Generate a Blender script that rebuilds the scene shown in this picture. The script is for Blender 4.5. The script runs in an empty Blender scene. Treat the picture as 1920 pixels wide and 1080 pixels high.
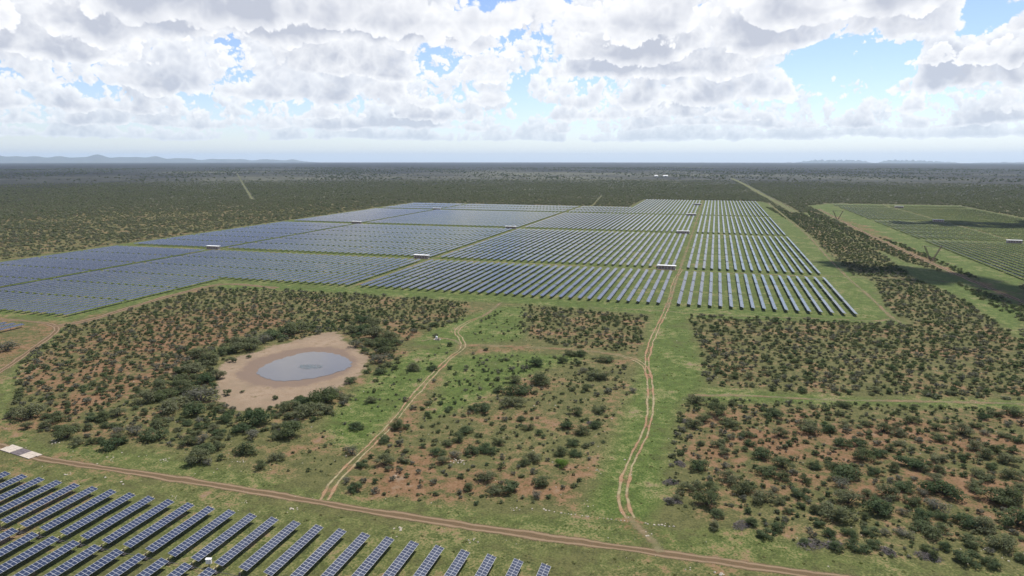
import bpy, bmesh, math, random
import numpy as np
from mathutils import Vector, Matrix

SC = bpy.context.scene
COL = SC.collection
rnd = random.Random(7)
RNG = np.random.default_rng(11)

# ------------------------------------------------------------------ camera
CAM_H = 85.0
YAW = math.radians(16.5)              # the camera looks this far west of the panel rows' north
PITCH = math.atan((540 - 298) / 1276.0)
cam_d = bpy.data.cameras.new("camera")
cam_d.sensor_width = 36.0
cam_d.lens = 1276.0 / 1920.0 * 36.0
cam_d.clip_start = 1.0
cam_d.clip_end = 200000.0
cam = bpy.data.objects.new("camera", cam_d)
COL.objects.link(cam)
cam.location = (0, 0, CAM_H)
cam.rotation_euler = (math.pi / 2 - PITCH, -0.0003, YAW)
SC.camera = cam

# ------------------------------------------------------------------ exposure
SC.view_settings.view_transform = 'Standard'
SC.view_settings.look = 'None'
SC.view_settings.exposure = 0.29
SC.view_settings.gamma = 1.0
SC.cycles.max_bounces = 6
SC.cycles.diffuse_bounces = 2
SC.cycles.glossy_bounces = 2
SC.cycles.transmission_bounces = 2
SC.cycles.transparent_max_bounces = 12
SC.cycles.volume_bounces = 0
SC.cycles.use_denoising = True

# ------------------------------------------------------------------ sun
SUN_EL, SUN_AZ = math.radians(61), math.radians(18)   # azimuth east of north (+Y)
SUN_DIR = Vector((math.cos(SUN_EL) * math.sin(SUN_AZ), math.cos(SUN_EL) * math.cos(SUN_AZ), math.sin(SUN_EL)))
sun_d = bpy.data.lights.new("sun", 'SUN')
sun_d.energy = 5.0
sun_d.angle = math.radians(0.53)
sun_d.color = (1.0, 0.955, 0.89)
sun = bpy.data.objects.new("sun", sun_d)
COL.objects.link(sun)
sun.rotation_euler = SUN_DIR.to_track_quat('Z', 'Y').to_euler()
sun.location = (0, 0, 600)


# ------------------------------------------------------------------ node helpers
class NT:
    """thin wrapper for writing node trees as arithmetic"""
    def __init__(self, tree):
        self.t = tree

    def node(self, kind, **kw):
        n = self.t.nodes.new(kind)
        for k, v in kw.items():
            setattr(n, k, v)
        return n

    def put(self, sock, v):
        if isinstance(v, S):
            self.t.links.new(v.s, sock)
        elif v is not None:
            sock.default_value = v

    def math(self, op, a, b=None, c=None, clamp=False):
        n = self.node('ShaderNodeMath', operation=op)
        n.use_clamp = clamp
        self.put(n.inputs[0], a)
        if b is not None:
            self.put(n.inputs[1], b)
        if c is not None:
            self.put(n.inputs[2], c)
        return S(self, n.outputs[0])

    def noise(self, vec, scale, detail=4, rough=0.55, dist=0.0, lac=2.0, typ='FBM', color=False):
        n = self.node('ShaderNodeTexNoise', noise_dimensions='3D')
        n.noise_type = typ
        self.put(n.inputs['Vector'], vec)
        n.inputs['Scale'].default_value = scale
        n.inputs['Detail'].default_value = detail
        n.inputs['Roughness'].default_value = rough
        n.inputs['Lacunarity'].default_value = lac
        n.inputs['Distortion'].default_value = dist
        return S(self, n.outputs['Color' if color else 'Fac'])

    def voronoi(self, vec, scale, detail=0, rough=0.5, feature='F1', out='Distance', smooth=0.5):
        n = self.node('ShaderNodeTexVoronoi', voronoi_dimensions='3D', feature=feature)
        self.put(n.inputs['Vector'], vec)
        n.inputs['Scale'].default_value = scale
        n.inputs['Detail'].default_value = detail
        n.inputs['Roughness'].default_value = rough
        if feature == 'SMOOTH_F1':
            n.inputs['Smoothness'].default_value = smooth
        return S(self, n.outputs[out])

    def step(self, v, lo, hi, smooth=True):
        n = self.node('ShaderNodeMapRange')
        n.interpolation_type = 'SMOOTHSTEP' if smooth else 'LINEAR'
        n.clamp = True
        self.put(n.inputs['Value'], v)
        self.put(n.inputs['From Min'], lo)
        self.put(n.inputs['From Max'], hi)
        return S(self, n.outputs['Result'])

    def mix(self, f, a, b):
        n = self.node('ShaderNodeMix', data_type='RGBA')
        n.clamp_factor = True
        self.put(n.inputs[0], f)
        for k, v in ((6, a), (7, b)):
            if isinstance(v, S):
                self.put(n.inputs[k], v)
            else:
                n.inputs[k].default_value = (*v[:3], 1)
        return S(self, n.outputs[2])

    def xyz(self, v):
        n = self.node('ShaderNodeSeparateXYZ')
        self.put(n.inputs[0], v)
        return [S(self, o) for o in n.outputs]

    def vec(self, x, y, z):
        n = self.node('ShaderNodeCombineXYZ')
        for i, v in enumerate((x, y, z)):
            self.put(n.inputs[i], v)
        return S(self, n.outputs[0])

    def vadd(self, a, b):
        n = self.node('ShaderNodeVectorMath', operation='ADD')
        self.put(n.inputs[0], a)
        self.put(n.inputs[1], b)
        return S(self, n.outputs[0])

    def vmul(self, a, b):
        n = self.node('ShaderNodeVectorMath', operation='MULTIPLY')
        self.put(n.inputs[0], a)
        self.put(n.inputs[1], b)
        return S(self, n.outputs[0])

    def attr(self, name, out='Fac'):
        n = self.node('ShaderNodeAttribute', attribute_name=name)
        return S(self, n.outputs[out])


class S:
    def __init__(self, nt, s):
        self.nt, self.s = nt, s

    def _o(self, op, b, rev=False):
        return self.nt.math(op, b, self) if rev else self.nt.math(op, self, b)

    def __add__(self, b): return self._o('ADD', b)
    def __radd__(self, b): return self._o('ADD', b)
    def __sub__(self, b): return self._o('SUBTRACT', b)
    def __rsub__(self, b): return self._o('SUBTRACT', b, True)
    def __mul__(self, b): return self._o('MULTIPLY', b)
    def __rmul__(self, b): return self._o('MULTIPLY', b)
    def __truediv__(self, b): return self._o('DIVIDE', b)
    def __rtruediv__(self, b): return self._o('DIVIDE', b, True)
    def __pow__(self, b): return self._o('POWER', b)
    def max(self, b): return self._o('MAXIMUM', b)
    def min(self, b): return self._o('MINIMUM', b)
    def abs(self): return self.nt.math('ABSOLUTE', self)
    def exp(self): return self.nt.math('EXPONENT', self)
    def sat(self): return self.nt.math('ADD', self, 0.0, clamp=True)

# ------------------------------------------------------------------ sky: Nishita air with cumulus rows
world = bpy.data.worlds.new("World")
SC.world = world
world.use_nodes = True
wt = world.node_tree
wt.nodes.clear()
W = NT(wt)
sky = W.node('ShaderNodeTexSky', sky_type='NISHITA')
sky.sun_disc = False
sky.sun_elevation = SUN_EL
sky.sun_rotation = SUN_AZ
sky.altitude = 1200
sky.air_density = 1.0
sky.dust_density = 0.6
sky.ozone_density = 1.0
SKY_K = 0.11
tc = W.node('ShaderNodeTexCoord')
dx, dy, dz = W.xyz(S(W, tc.outputs['Generated']))
r = W.math('SQRT', dx * dx + dy * dy + 1e-6)
ux, uy, tt = dx / r, dy / r, dz.max(0.0) / r          # unit bearing and tangent of the elevation
blue = W.vmul(S(W, sky.outputs[0]), (SKY_K, SKY_K, SKY_K * 1.12))
# bearing relative to the view of the photograph (tangent), used to place the large openings in the cloud field
cs, sn = math.cos(YAW), math.sin(YAW)
fx, fy = -sn, cs
right = ux * cs + uy * sn
fwd = (ux * fx + uy * fy).max(0.05)
bear = right / fwd


def bump(px, py, wx, wy, a):
    """a cloud mass (+) or an opening (-) at a bearing and elevation of the sky"""
    b0, t0 = (px - 960) / 1276.0 , (298 - py) / 1276.0
    u = (bear - b0) * (1276.0 / wx)
    v = (tt - t0) * (1276.0 / wy)
    return ((u * u + v * v) * -1.0).exp() * a


field = (bump(1585, 165, 110, 60, -.42) + bump(1790, 85, 90, 28, -.34) + bump(1545, 40, 45, 40, -.22)
         + bump(210, 185, 60, 32, -.30) + bump(995, 185, 40, 40, -.12) + bump(905, 20, 45, 28, -.12)
         + bump(1040, 65, 30, 30, -.06) + bump(1320, 80, 50, 50, -.14)
         + bump(60, 110, 190, 70, .22) + bump(480, 70, 260, 90, .22) + bump(720, 60, 130, 70, .2)
         + bump(1170, 70, 150, 80, .24) + bump(1420, 50, 90, 70, .2) + bump(1680, 40, 200, 40, .16)
         + bump(1280, 170, 170, 70, .22) + bump(890, 120, 110, 70, .17) + bump(1720, 170, 120, 60, .2) + bump(1900, 150, 60, 80, .2))
col = blue
HAZE_SKY = (0.60, 0.69, 0.78)
WHITE = (0.90, 0.90, 0.91)
GREY = (0.46, 0.485, 0.565)
shells = [(44, 2, 2), (28, 3, 3), (20, 4, 3), (14.5, 5, 4), (10.6, 6, 4), (8.0, 7, 4), (6.2, 8, 4)]
for D, seed, det in shells:
    pos = W.vec(ux * D + seed * 13.7, uy * D - seed * 7.1, tt * D)
    hb, T = 1.22, 1.15 + 0.25 * (seed % 3)
    h = tt * D
    sc = 1.0 if D < 16 else (16.0 / D) ** 0.45
    def dens(p, n_oct):
        """rounded billows on a broad cloud body"""
        lo_ = (W.noise(p, 1.05 * sc, 2.5, 0.5) - 0.5) * 2.5
        d_ = lo_
        for f_, a_ in ((3.3, 1.05), (7.3, 0.60), (16.0, 0.34), (33.0, 0.18))[:n_oct]:
            d_ = d_ + ((W.noise(W.vadd(p, (f_, 3.7, 1.9 * f_)), f_ * sc, 0, 0.5) - 0.5).abs() - 0.11) * a_
        return d_, lo_
    n1, lo1 = dens(pos, det)
    n2, _lo = dens(W.vadd(pos, (0.025 / sc, 0.05 / sc, 0.085 / sc)), 3 if D < 13 else 2)
    cov = W.noise(W.vec(ux * D + seed * 31.1, uy * D, seed * 3.3), 0.26 * sc, 1, 0.5)
    rel = (h - hb - (cov - 0.5) * 0.9) / T
    bias = field * (1.5 if D < 20 else 0.6) - (0.0 if D < 13 else (-0.16 if D < 25 else -0.26))
    body = n1 + (cov - 0.5) * 1.9 + bias
    m = body - rel.max(0.0) * 0.55 + rel.min(0.0) * 5.5 + 0.12
    m = m.min((lo1 + (cov - 0.5) * 1.9 + bias - rel.max(0.0) * 0.55 + 0.34) * 1.6)
    soft = 0.11 if D < 16 else 0.15
    alpha = W.step(m, 0.0, soft)
    relief = (n1 - n2) * 1.1
    core = W.step(m, 0.0, 0.9)
    low = 1.0 - W.step(rel, -0.05, 0.9)
    shade = (0.16 + core * 0.22 + low * core * 0.75 - relief).sat()
    c = W.mix(shade, WHITE, GREY)
    fade = 1.0 - math.exp(-(D / 95.0))
    c = W.mix(fade, c, HAZE_SKY)
    col = W.mix(alpha * (1.0 - 0.3 * fade), col, c)
# broken cloud overhead, outside the frame, thinned to lower the ambient light
pz = W.vec(ux / (tt + 0.08) * 1.3, uy / (tt + 0.08) * 1.3, 0.7)
nz = W.noise(pz, 0.75, 5, 0.55, 0.0)
az_ = W.step(nz, 0.55, 0.64) * W.step(tt, 0.26, 0.42)
cz = W.mix(W.step(nz, 0.58, 0.76), (0.95, 0.95, 0.97), (0.5, 0.53, 0.62))
col = W.mix(az_, col, cz)
# air light low over the horizon
col = W.mix((tt * -46.0).exp() * 0.85, col, HAZE_SKY)
bg = W.node('ShaderNodeBackground')
W.put(bg.inputs['Color'], col)
bg.inputs['Strength'].default_value = 1.0
wo = W.node('ShaderNodeOutputWorld')
wt.links.new(bg.outputs[0], wo.inputs['Surface'])
world.cycles.sampling_method = 'NONE'

# ------------------------------------------------------------------ surveyed positions (metres east, north)
SHRUB_SPOTS = [(-2.6, 238.9, 6.6), (3.7, 240.0, 4.0), (9.4, 239.9, 4.0), (28.9, 245.4, 3.1), (36.6, 245.1, 3.4), (40.2, 244.3, 3.1), (46.9, 249.4, 4.9), (44.4, 240.4, 3.4), (14.0, 234.7, 2.9), (4.6, 228.9, 7.7), (0.4, 221.1, 4.3), (-2.8, 215.7, 5.5), (8.2, 220.5, 5.6), (13.9, 226.4, 3.2), (22.7, 233.3, 7.2), (23.5, 215.9, 4.9), (32.5, 222.1, 7.5), (38.7, 224.1, 5.1), (44.2, 229.2, 3.9), (51.1, 232.8, 4.0), (50.1, 224.8, 3.2), (55.3, 229.0, 5.2), (60.4, 233.8, 3.3), (59.1, 227.0, 4.6), (65.6, 239.6, 4.8), (57.5, 218.7, 3.8), (63.8, 223.1, 2.9), (72.0, 235.8, 3.4), (69.9, 226.1, 5.3), (78.4, 233.8, 6.1), (84.3, 241.1, 4.2), (85.2, 235.4, 4.1), (89.6, 250.7, 4.4), (94.3, 254.7, 5.2), (100.2, 257.5, 6.0), (95.0, 245.7, 3.6), (99.5, 247.6, 2.9), (90.3, 234.7, 4.2), (92.6, 231.8, 4.1), (78.1, 221.7, 5.2), (73.1, 214.2, 3.8), (79.1, 216.2, 5.1), (83.4, 221.1, 3.9), (88.1, 222.5, 4.0), (83.4, 213.8, 5.1), (81.0, 203.5, 5.5), (77.8, 208.4, 3.7), (73.7, 200.7, 5.4), (69.2, 193.0, 4.6), (80.7, 196.2, 3.6), (12.9, 212.6, 4.2), (5.2, 202.7, 4.6), (6.4, 196.9, 3.4), (-0.3, 201.4, 2.9), (-4.5, 196.0, 2.2), (17.3, 198.1, 5.6), (13.7, 205.6, 3.5), (30.4, 212.4, 2.4), (25.5, 209.0, 3.0), (40.9, 213.3, 4.9), (37.7, 208.5, 2.4), (45.9, 214.3, 5.5), (44.3, 205.0, 6.5), (49.2, 208.7, 5.4), (53.7, 213.4, 3.1), (59.8, 214.5, 2.8), (51.7, 198.9, 3.5), (57.0, 203.5, 7.1), (65.5, 209.7, 4.9), (60.8, 195.6, 4.1), (60.0, 200.7, 3.0), (63.6, 201.9, 3.6), (-0.6, 184.5, 5.8), (30.6, 194.5, 3.9), (35.7, 196.0, 4.0), (46.3, 195.3, 4.6), (22.1, 192.3, 5.5), (17.5, 186.4, 5.4), (21.5, 185.1, 4.3), (7.6, 179.1, 5.2), (2.6, 172.2, 4.0), (-1.8, 172.1, 5.0), (11.3, 174.1, 5.6), (15.6, 170.5, 5.5), (25.0, 176.1, 5.1), (27.2, 184.5, 3.2), (38.9, 191.1, 8.3), (35.9, 184.3, 5.4), (46.7, 182.6, 5.9), (51.8, 187.9, 5.0), (51.9, 180.0, 4.3), (41.6, 180.7, 3.7), (60.4, 188.0, 7.9), (55.3, 185.7, 3.3), (75.6, 187.3, 6.3), (71.7, 187.2, 6.8), (36.2, 175.6, 5.7), (19.6, 170.2, 2.5), (21.1, 166.1, 2.5), (2.3, 164.8, 6.3), (4.6, 159.7, 3.8), (11.9, 163.3, 2.4), (27.6, 168.2, 3.5), (24.7, 169.8, 2.5), (31.9, 166.6, 6.9), (42.3, 172.3, 7.2), (48.0, 173.2, 3.1), (56.3, 177.9, 5.9), (55.8, 173.9, 3.7), (51.5, 172.0, 5.2), (61.0, 172.4, 5.8), (64.5, 171.0, 5.8), (72.4, 176.0, 7.6), (3.8, 153.5, 3.2), (12.5, 157.7, 3.3), (18.4, 157.4, 3.3), (14.8, 153.2, 3.7), (27.4, 162.0, 2.9), (29.3, 157.8, 3.3), (34.0, 159.2, 3.4), (38.1, 161.3, 3.9), (41.5, 161.8, 2.9), (45.6, 162.7, 4.0), (50.8, 167.5, 4.6), (52.7, 165.1, 5.5), (59.2, 163.0, 4.5), (65.6, 163.6, 5.6), (23.4, 152.9, 2.3), (29.7, 151.9, 3.2), (34.1, 153.3, 4.2), (38.1, 155.9, 3.3), (55.8, 155.1, 6.3), (60.5, 154.8, 3.9), (-114.0, 283.6, 3.3), (-136.1, 316.8, 5.6), (-126.5, 296.4, 3.0), (-114.4, 245.2, 5.9), (-107.3, 248.0, 4.4), (-101.0, 250.7, 3.0), (-95.4, 281.2, 2.8), (-99.2, 273.8, 2.0), (-82.2, 269.4, 3.1), (-75.8, 255.8, 3.3), (-70.9, 257.4, 3.7), (-77.6, 242.4, 3.5), (-67.8, 265.7, 6.7), (-58.7, 272.8, 4.6), (-51.4, 270.8, 3.8), (-57.3, 284.7, 5.5), (-52.7, 285.2, 5.5), (-40.8, 279.0, 6.9), (-32.5, 273.6, 3.0), (-40.7, 255.8, 7.8), (-33.4, 256.4, 2.8), (-47.5, 262.1, 4.4), (-60.3, 243.3, 7.6), (-70.9, 241.7, 5.6), (-80.7, 230.1, 2.0), (-25.4, 244.0, 3.7), (-73.3, 230.0, 4.7), (-65.2, 229.4, 7.9), (-59.7, 231.6, 3.3), (-47.3, 239.4, 3.4), (-42.3, 241.3, 4.7), (-37.4, 236.1, 2.7), (-34.1, 240.3, 3.4), (-64.3, 217.1, 6.9), (-72.2, 209.4, 6.8), (-76.3, 210.1, 4.4), (-84.2, 206.7, 3.7), (-89.4, 200.5, 2.5), (-88.7, 211.3, 2.6), (-84.1, 213.4, 1.9), (-92.7, 210.3, 3.2), (-102.2, 211.0, 2.6), (-96.2, 204.6, 2.8), (-113.4, 206.2, 3.9), (-93.8, 187.1, 5.3), (-90.8, 188.0, 2.4), (-106.5, 183.2, 4.8), (-62.7, 203.4, 2.4), (-57.7, 205.3, 3.6), (-61.2, 197.6, 2.3), (-53.5, 198.6, 3.5), (-49.1, 195.3, 2.9), (-41.3, 216.1, 4.3), (-33.9, 220.4, 5.6), (-36.9, 211.8, 1.8), (-33.0, 206.6, 4.7), (-41.7, 203.2, 4.7), (-71.7, 190.5, 4.6), (-66.5, 188.6, 2.6), (-71.3, 184.1, 4.5), (-73.4, 179.8, 3.3), (-58.9, 184.8, 3.3), (-61.1, 178.7, 5.4), (-64.6, 176.7, 4.3), (-73.9, 172.7, 4.3), (-68.3, 172.5, 4.3), (-80.0, 176.3, 2.5), (-87.3, 175.5, 2.8), (-92.7, 176.9, 4.0), (-83.5, 171.4, 2.7), (-81.3, 165.4, 3.7), (-85.7, 162.5, 4.8), (-91.5, 165.1, 2.2), (-91.3, 159.4, 3.7), (-98.5, 166.2, 5.0), (-36.4, 199.7, 5.2), (-37.4, 190.6, 3.9), (-39.3, 183.0, 4.3), (-35.4, 183.4, 3.8), (-46.0, 176.7, 4.7), (-33.0, 190.3, 2.8), (-37.4, 175.5, 3.9), (-70.1, 168.0, 3.1), (-67.8, 162.5, 1.5), (-82.8, 159.4, 2.6), (-79.4, 159.2, 2.1), (-44.0, 169.2, 2.3), (-47.7, 173.6, 3.6), (-53.3, 169.3, 2.6), (-61.6, 165.5, 1.5), (-54.8, 175.2, 1.6), (-42.0, 177.8, 1.6), (-56.5, 214.3, 1.6), (-56.2, 221.7, 1.9), (-85.4, 227.6, 1.7), (-100.9, 233.8, 2.1), (-94.7, 231.3, 2.1), (-106.2, 232.3, 2.1), (-95.9, 244.6, 2.2), (-93.7, 250.1, 2.2), (-90.1, 266.6, 1.9), (-90.4, 149.6, 3.0), (-86.2, 146.4, 4.5), (-80.5, 146.7, 2.5), (-83.0, 151.5, 2.0), (-67.8, 155.6, 2.2), (-57.8, 155.1, 2.9), (-50.6, 155.5, 4.3), (-47.2, 157.7, 5.3), (-54.8, 161.5, 4.5), (-39.8, 162.8, 4.4), (-39.6, 156.1, 3.3), (-43.0, 154.7, 1.4), (-64.9, 149.8, 1.9), (-70.5, 152.5, 1.5), (-76.3, 157.2, 1.8), (-36.7, 156.7, 1.9), (-302.6, 219.9, 9.5), (-216.3, 160.8, 8.9), (-222.5, 159.4, 3.7), (-209.4, 161.8, 4.4), (-204.5, 161.2, 5.7), (-195.6, 155.2, 5.5), (-191.4, 156.9, 4.1), (-188.1, 158.5, 3.4), (-202.6, 155.9, 4.2), (-207.6, 153.5, 3.5), (-177.4, 150.1, 3.2), (-175.7, 152.0, 3.2), (-169.0, 149.9, 6.3), (-168.7, 152.8, 3.8), (-181.5, 148.5, 4.6), (-188.9, 151.6, 6.7), (-176.6, 158.5, 4.6), (-171.0, 159.8, 6.5), (-162.3, 157.6, 7.3), (-167.3, 166.1, 5.9), (-184.0, 161.4, 4.1), (-188.9, 170.6, 4.9), (-193.9, 165.1, 5.6), (-190.2, 166.2, 5.6), (-148.9, 157.8, 5.5), (-146.2, 160.7, 5.5), (-138.1, 157.9, 3.5), (-141.0, 156.1, 5.3), (-137.3, 148.9, 7.5), (-134.1, 148.4, 3.4), (-132.1, 151.8, 2.6), (-127.9, 157.7, 6.3), (-143.0, 164.0, 3.7), (-149.5, 169.4, 3.8), (-160.8, 170.5, 3.3), (-189.6, 184.3, 7.3), (-174.8, 180.3, 9.7), (-172.6, 190.6, 12.0), (-184.2, 195.9, 8.1), (-186.8, 189.1, 8.0), (-165.1, 179.4, 8.1), (-150.6, 176.5, 5.8), (-139.7, 177.5, 9.5), (-139.7, 170.5, 5.6), (-133.8, 168.0, 6.0), (-123.2, 172.9, 7.2), (-126.3, 169.9, 4.8), (-127.3, 189.2, 8.9), (-129.5, 201.6, 11.3), (-135.3, 197.1, 8.0), (-130.6, 208.0, 8.1), (-136.8, 190.9, 6.5), (-167.6, 198.6, 3.6), (-147.7, 199.3, 2.4), (-163.9, 202.2, 1.8), (-116.8, 156.2, 4.4), (-117.9, 150.3, 3.3), (-193.4, 233.9, 4.1), (-190.8, 241.0, 2.5), (-184.0, 212.8, 6.9), (-185.2, 208.1, 7.6), (-198.8, 251.5, 10.4), (-204.0, 243.7, 9.5), (-205.2, 252.4, 9.7), (-199.8, 274.0, 11.0), (-195.9, 283.0, 13.0), (-200.2, 263.7, 10.7), (-200.5, 228.3, 9.9), (-198.0, 216.2, 8.8), (-211.7, 235.1, 7.7), (-203.2, 214.1, 7.2), (-191.6, 206.0, 6.9), (-192.6, 201.5, 7.6), (-195.8, 196.1, 6.8), (-166.4, 297.4, 8.3), (-154.2, 287.2, 9.7), (-145.9, 285.9, 8.7), (-142.1, 271.1, 9.1), (-155.0, 269.8, 7.6), (-169.6, 292.3, 7.3), (-185.3, 314.5, 5.9), (-176.5, 313.8, 7.7), (-164.8, 305.5, 8.4), (-139.0, 277.4, 6.7), (-132.6, 250.9, 8.5), (-136.3, 263.2, 7.3), (-150.2, 274.4, 7.6), (-125.0, 236.9, 5.1), (-122.5, 244.5, 3.7), (-130.7, 237.1, 3.7), (-131.4, 223.4, 5.0), (-122.5, 227.5, 2.5), (-135.6, 244.0, 2.3), (-123.4, 205.7, 6.0), (-137.4, 279.8, 3.4), (-140.1, 301.5, 3.6)]
SHRUB_AREAS = {'right_lower': [(-7, 238), (2, 244), (106, 264), (66, 154), (55, 154), (29, 151), (11, 156), (-8, 162), (-9, 189), (-8, 219)], 'right_upper': [(-11, 379), (47, 385), (100, 392), (126, 320), (111, 279), (52, 263), (15, 259), (1, 260), (-3, 306)], 'right_wedge': [(109, 517), (142, 538), (149, 475), (144, 369), (125, 316), (104, 392), (101, 444)], 'middle': [(-81, 143), (-91, 151), (-94, 194), (-98, 267), (-83, 281), (-39, 285), (-26, 263), (-27, 240), (-28, 187), (-30, 157), (-52, 148)], 'upper_middle': [(-104, 380), (-32, 372), (-29, 298), (-63, 298), (-85, 309), (-97, 343)], 'upper_track': [(-123, 335), (-115, 357), (-103, 376), (-85, 301), (-108, 294)], 'left': [(-274, 201), (-320, 266), (-327, 314), (-319, 373), (-259, 381), (-139, 378), (-126, 334), (-135, 305), (-137, 285), (-132, 259), (-177, 295), (-191, 269), (-198, 248), (-193, 225), (-173, 197), (-154, 186), (-143, 206), (-127, 214), (-122, 201), (-125, 180), (-130, 165), (-132, 149), (-157, 155), (-191, 149), (-222, 158)], 'pond_grass': [(-125, 214), (-128, 237), (-129, 269), (-115, 292), (-107, 267), (-100, 207), (-97, 171), (-100, 152), (-114, 147), (-128, 162), (-125, 180)], 'strip_west': [(88, 1313), (131, 1173), (140, 914), (147, 709), (142, 554), (101, 549), (106, 652), (107, 841), (103, 976)], 'strip_east': [(150, 1238), (161, 934), (184, 771), (187, 587), (185, 557), (157, 634), (147, 814), (137, 1091)], 'thicket_west': [(-218, 217), (-235, 251), (-203, 234), (-172, 197), (-150, 183), (-138, 199), (-127, 214), (-120, 199), (-124, 173), (-136, 163), (-165, 172), (-193, 191)], 'thicket_east': [(-178, 304), (-141, 284), (-122, 246), (-128, 237), (-142, 258), (-161, 278)], 'thicket_north': [(-222, 255), (-203, 278), (-190, 317), (-178, 300), (-194, 265), (-203, 240)], 'strip_near': [(164, 542), (177, 459), (159, 409), (160, 465)]}
LUSH_AREAS = [[(-197, 137), (-157, 136), (-90, 136), (-36, 137), (21, 139), (-138, 92)], [(-248, 175), (-214, 153), (-189, 147), (-154, 152), (-117, 147), (-93, 143), (-52, 146), (-26, 151), (11, 155), (33, 150), (66, 153), (24, 140), (-90, 138), (-188, 139), (-205, 143)], [(-31, 397), (-11, 381), (-3, 306), (1, 260), (-8, 235), (-9, 189), (-8, 161), (-11, 147), (-27, 152), (-26, 188), (-26, 263), (-27, 308)], [(-332, 396), (-218, 399), (-27, 403), (78, 408), (97, 400), (100, 391), (-11, 373), (-105, 383), (-140, 381), (-259, 381), (-313, 370)], [(79, 411), (88, 1477), (101, 1445), (106, 939), (101, 594), (110, 521), (99, 436), (99, 398)], [(134, 1197), (142, 928), (150, 710), (142, 549), (149, 475), (144, 369), (180, 468), (180, 547), (157, 634), (147, 814), (143, 1176)], [(167, 1382), (213, 1444), (214, 804), (213, 559), (177, 459), (182, 547), (176, 718), (165, 921)], [(-322, 268), (-282, 215), (-260, 184), (-217, 152), (-224, 160), (-274, 201)], [(-125, 214), (-128, 244), (-127, 269), (-115, 292), (-107, 267), (-100, 207), (-97, 171), (-103, 169), (-118, 181)], [(-107, 267), (-84, 282), (-50, 285), (-67, 255), (-79, 213), (-87, 196)], [(-131, 332), (-117, 372), (-103, 376), (-84, 301), (-109, 289), (-133, 277), (-134, 302)], [(1, 258), (52, 261), (110, 275), (106, 264), (50, 252), (-7, 239)]]
BARE_AREAS = [[(-364, 263), (-329, 267), (-298, 228), (-280, 199)], [(-321, 276), (-326, 334), (-328, 391), (-319, 373), (-327, 314), (-322, 268)], [(-3, 231), (31, 231), (100, 256), (73, 172), (49, 175), (12, 172), (-4, 194)], [(-81, 144), (-91, 154), (-87, 178), (-63, 181), (-45, 171), (-29, 176), (-30, 157), (-52, 149)], [(-264, 196), (-290, 240), (-292, 298), (-253, 339), (-211, 309), (-218, 251), (-201, 189), (-210, 164)], [(180, 1187), (190, 929), (184, 649), (187, 486), (177, 459), (178, 553), (169, 685), (165, 956)], [(-19, 151), (-15, 156), (-6, 146), (-13, 144)]]
POND_BANK = [(-192, 221), (-197, 236), (-193, 257), (-187, 273), (-184, 286), (-179, 292), (-166, 279), (-152, 266), (-141, 255), (-134, 241), (-132, 225), (-132, 210), (-140, 202), (-145, 191), (-154, 186), (-164, 191), (-178, 205)]
POND_MUD = [(-180, 218), (-188, 238), (-182, 257), (-171, 265), (-157, 265), (-145, 254), (-139, 241), (-140, 227), (-146, 215), (-156, 209), (-168, 212)]
POND_WATER = [(-174.9, 225.0), (-177.1, 231.1), (-177.4, 240.5), (-175.1, 248.8), (-171.7, 255.9), (-163.7, 258.3), (-155.8, 256.3), (-147.5, 251.1), (-143.1, 245.1), (-142.0, 239.2), (-144.5, 231.1), (-147.4, 226.0), (-152.6, 221.0), (-158.8, 217.8), (-165.8, 219.1), (-171.4, 221.7)]
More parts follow.
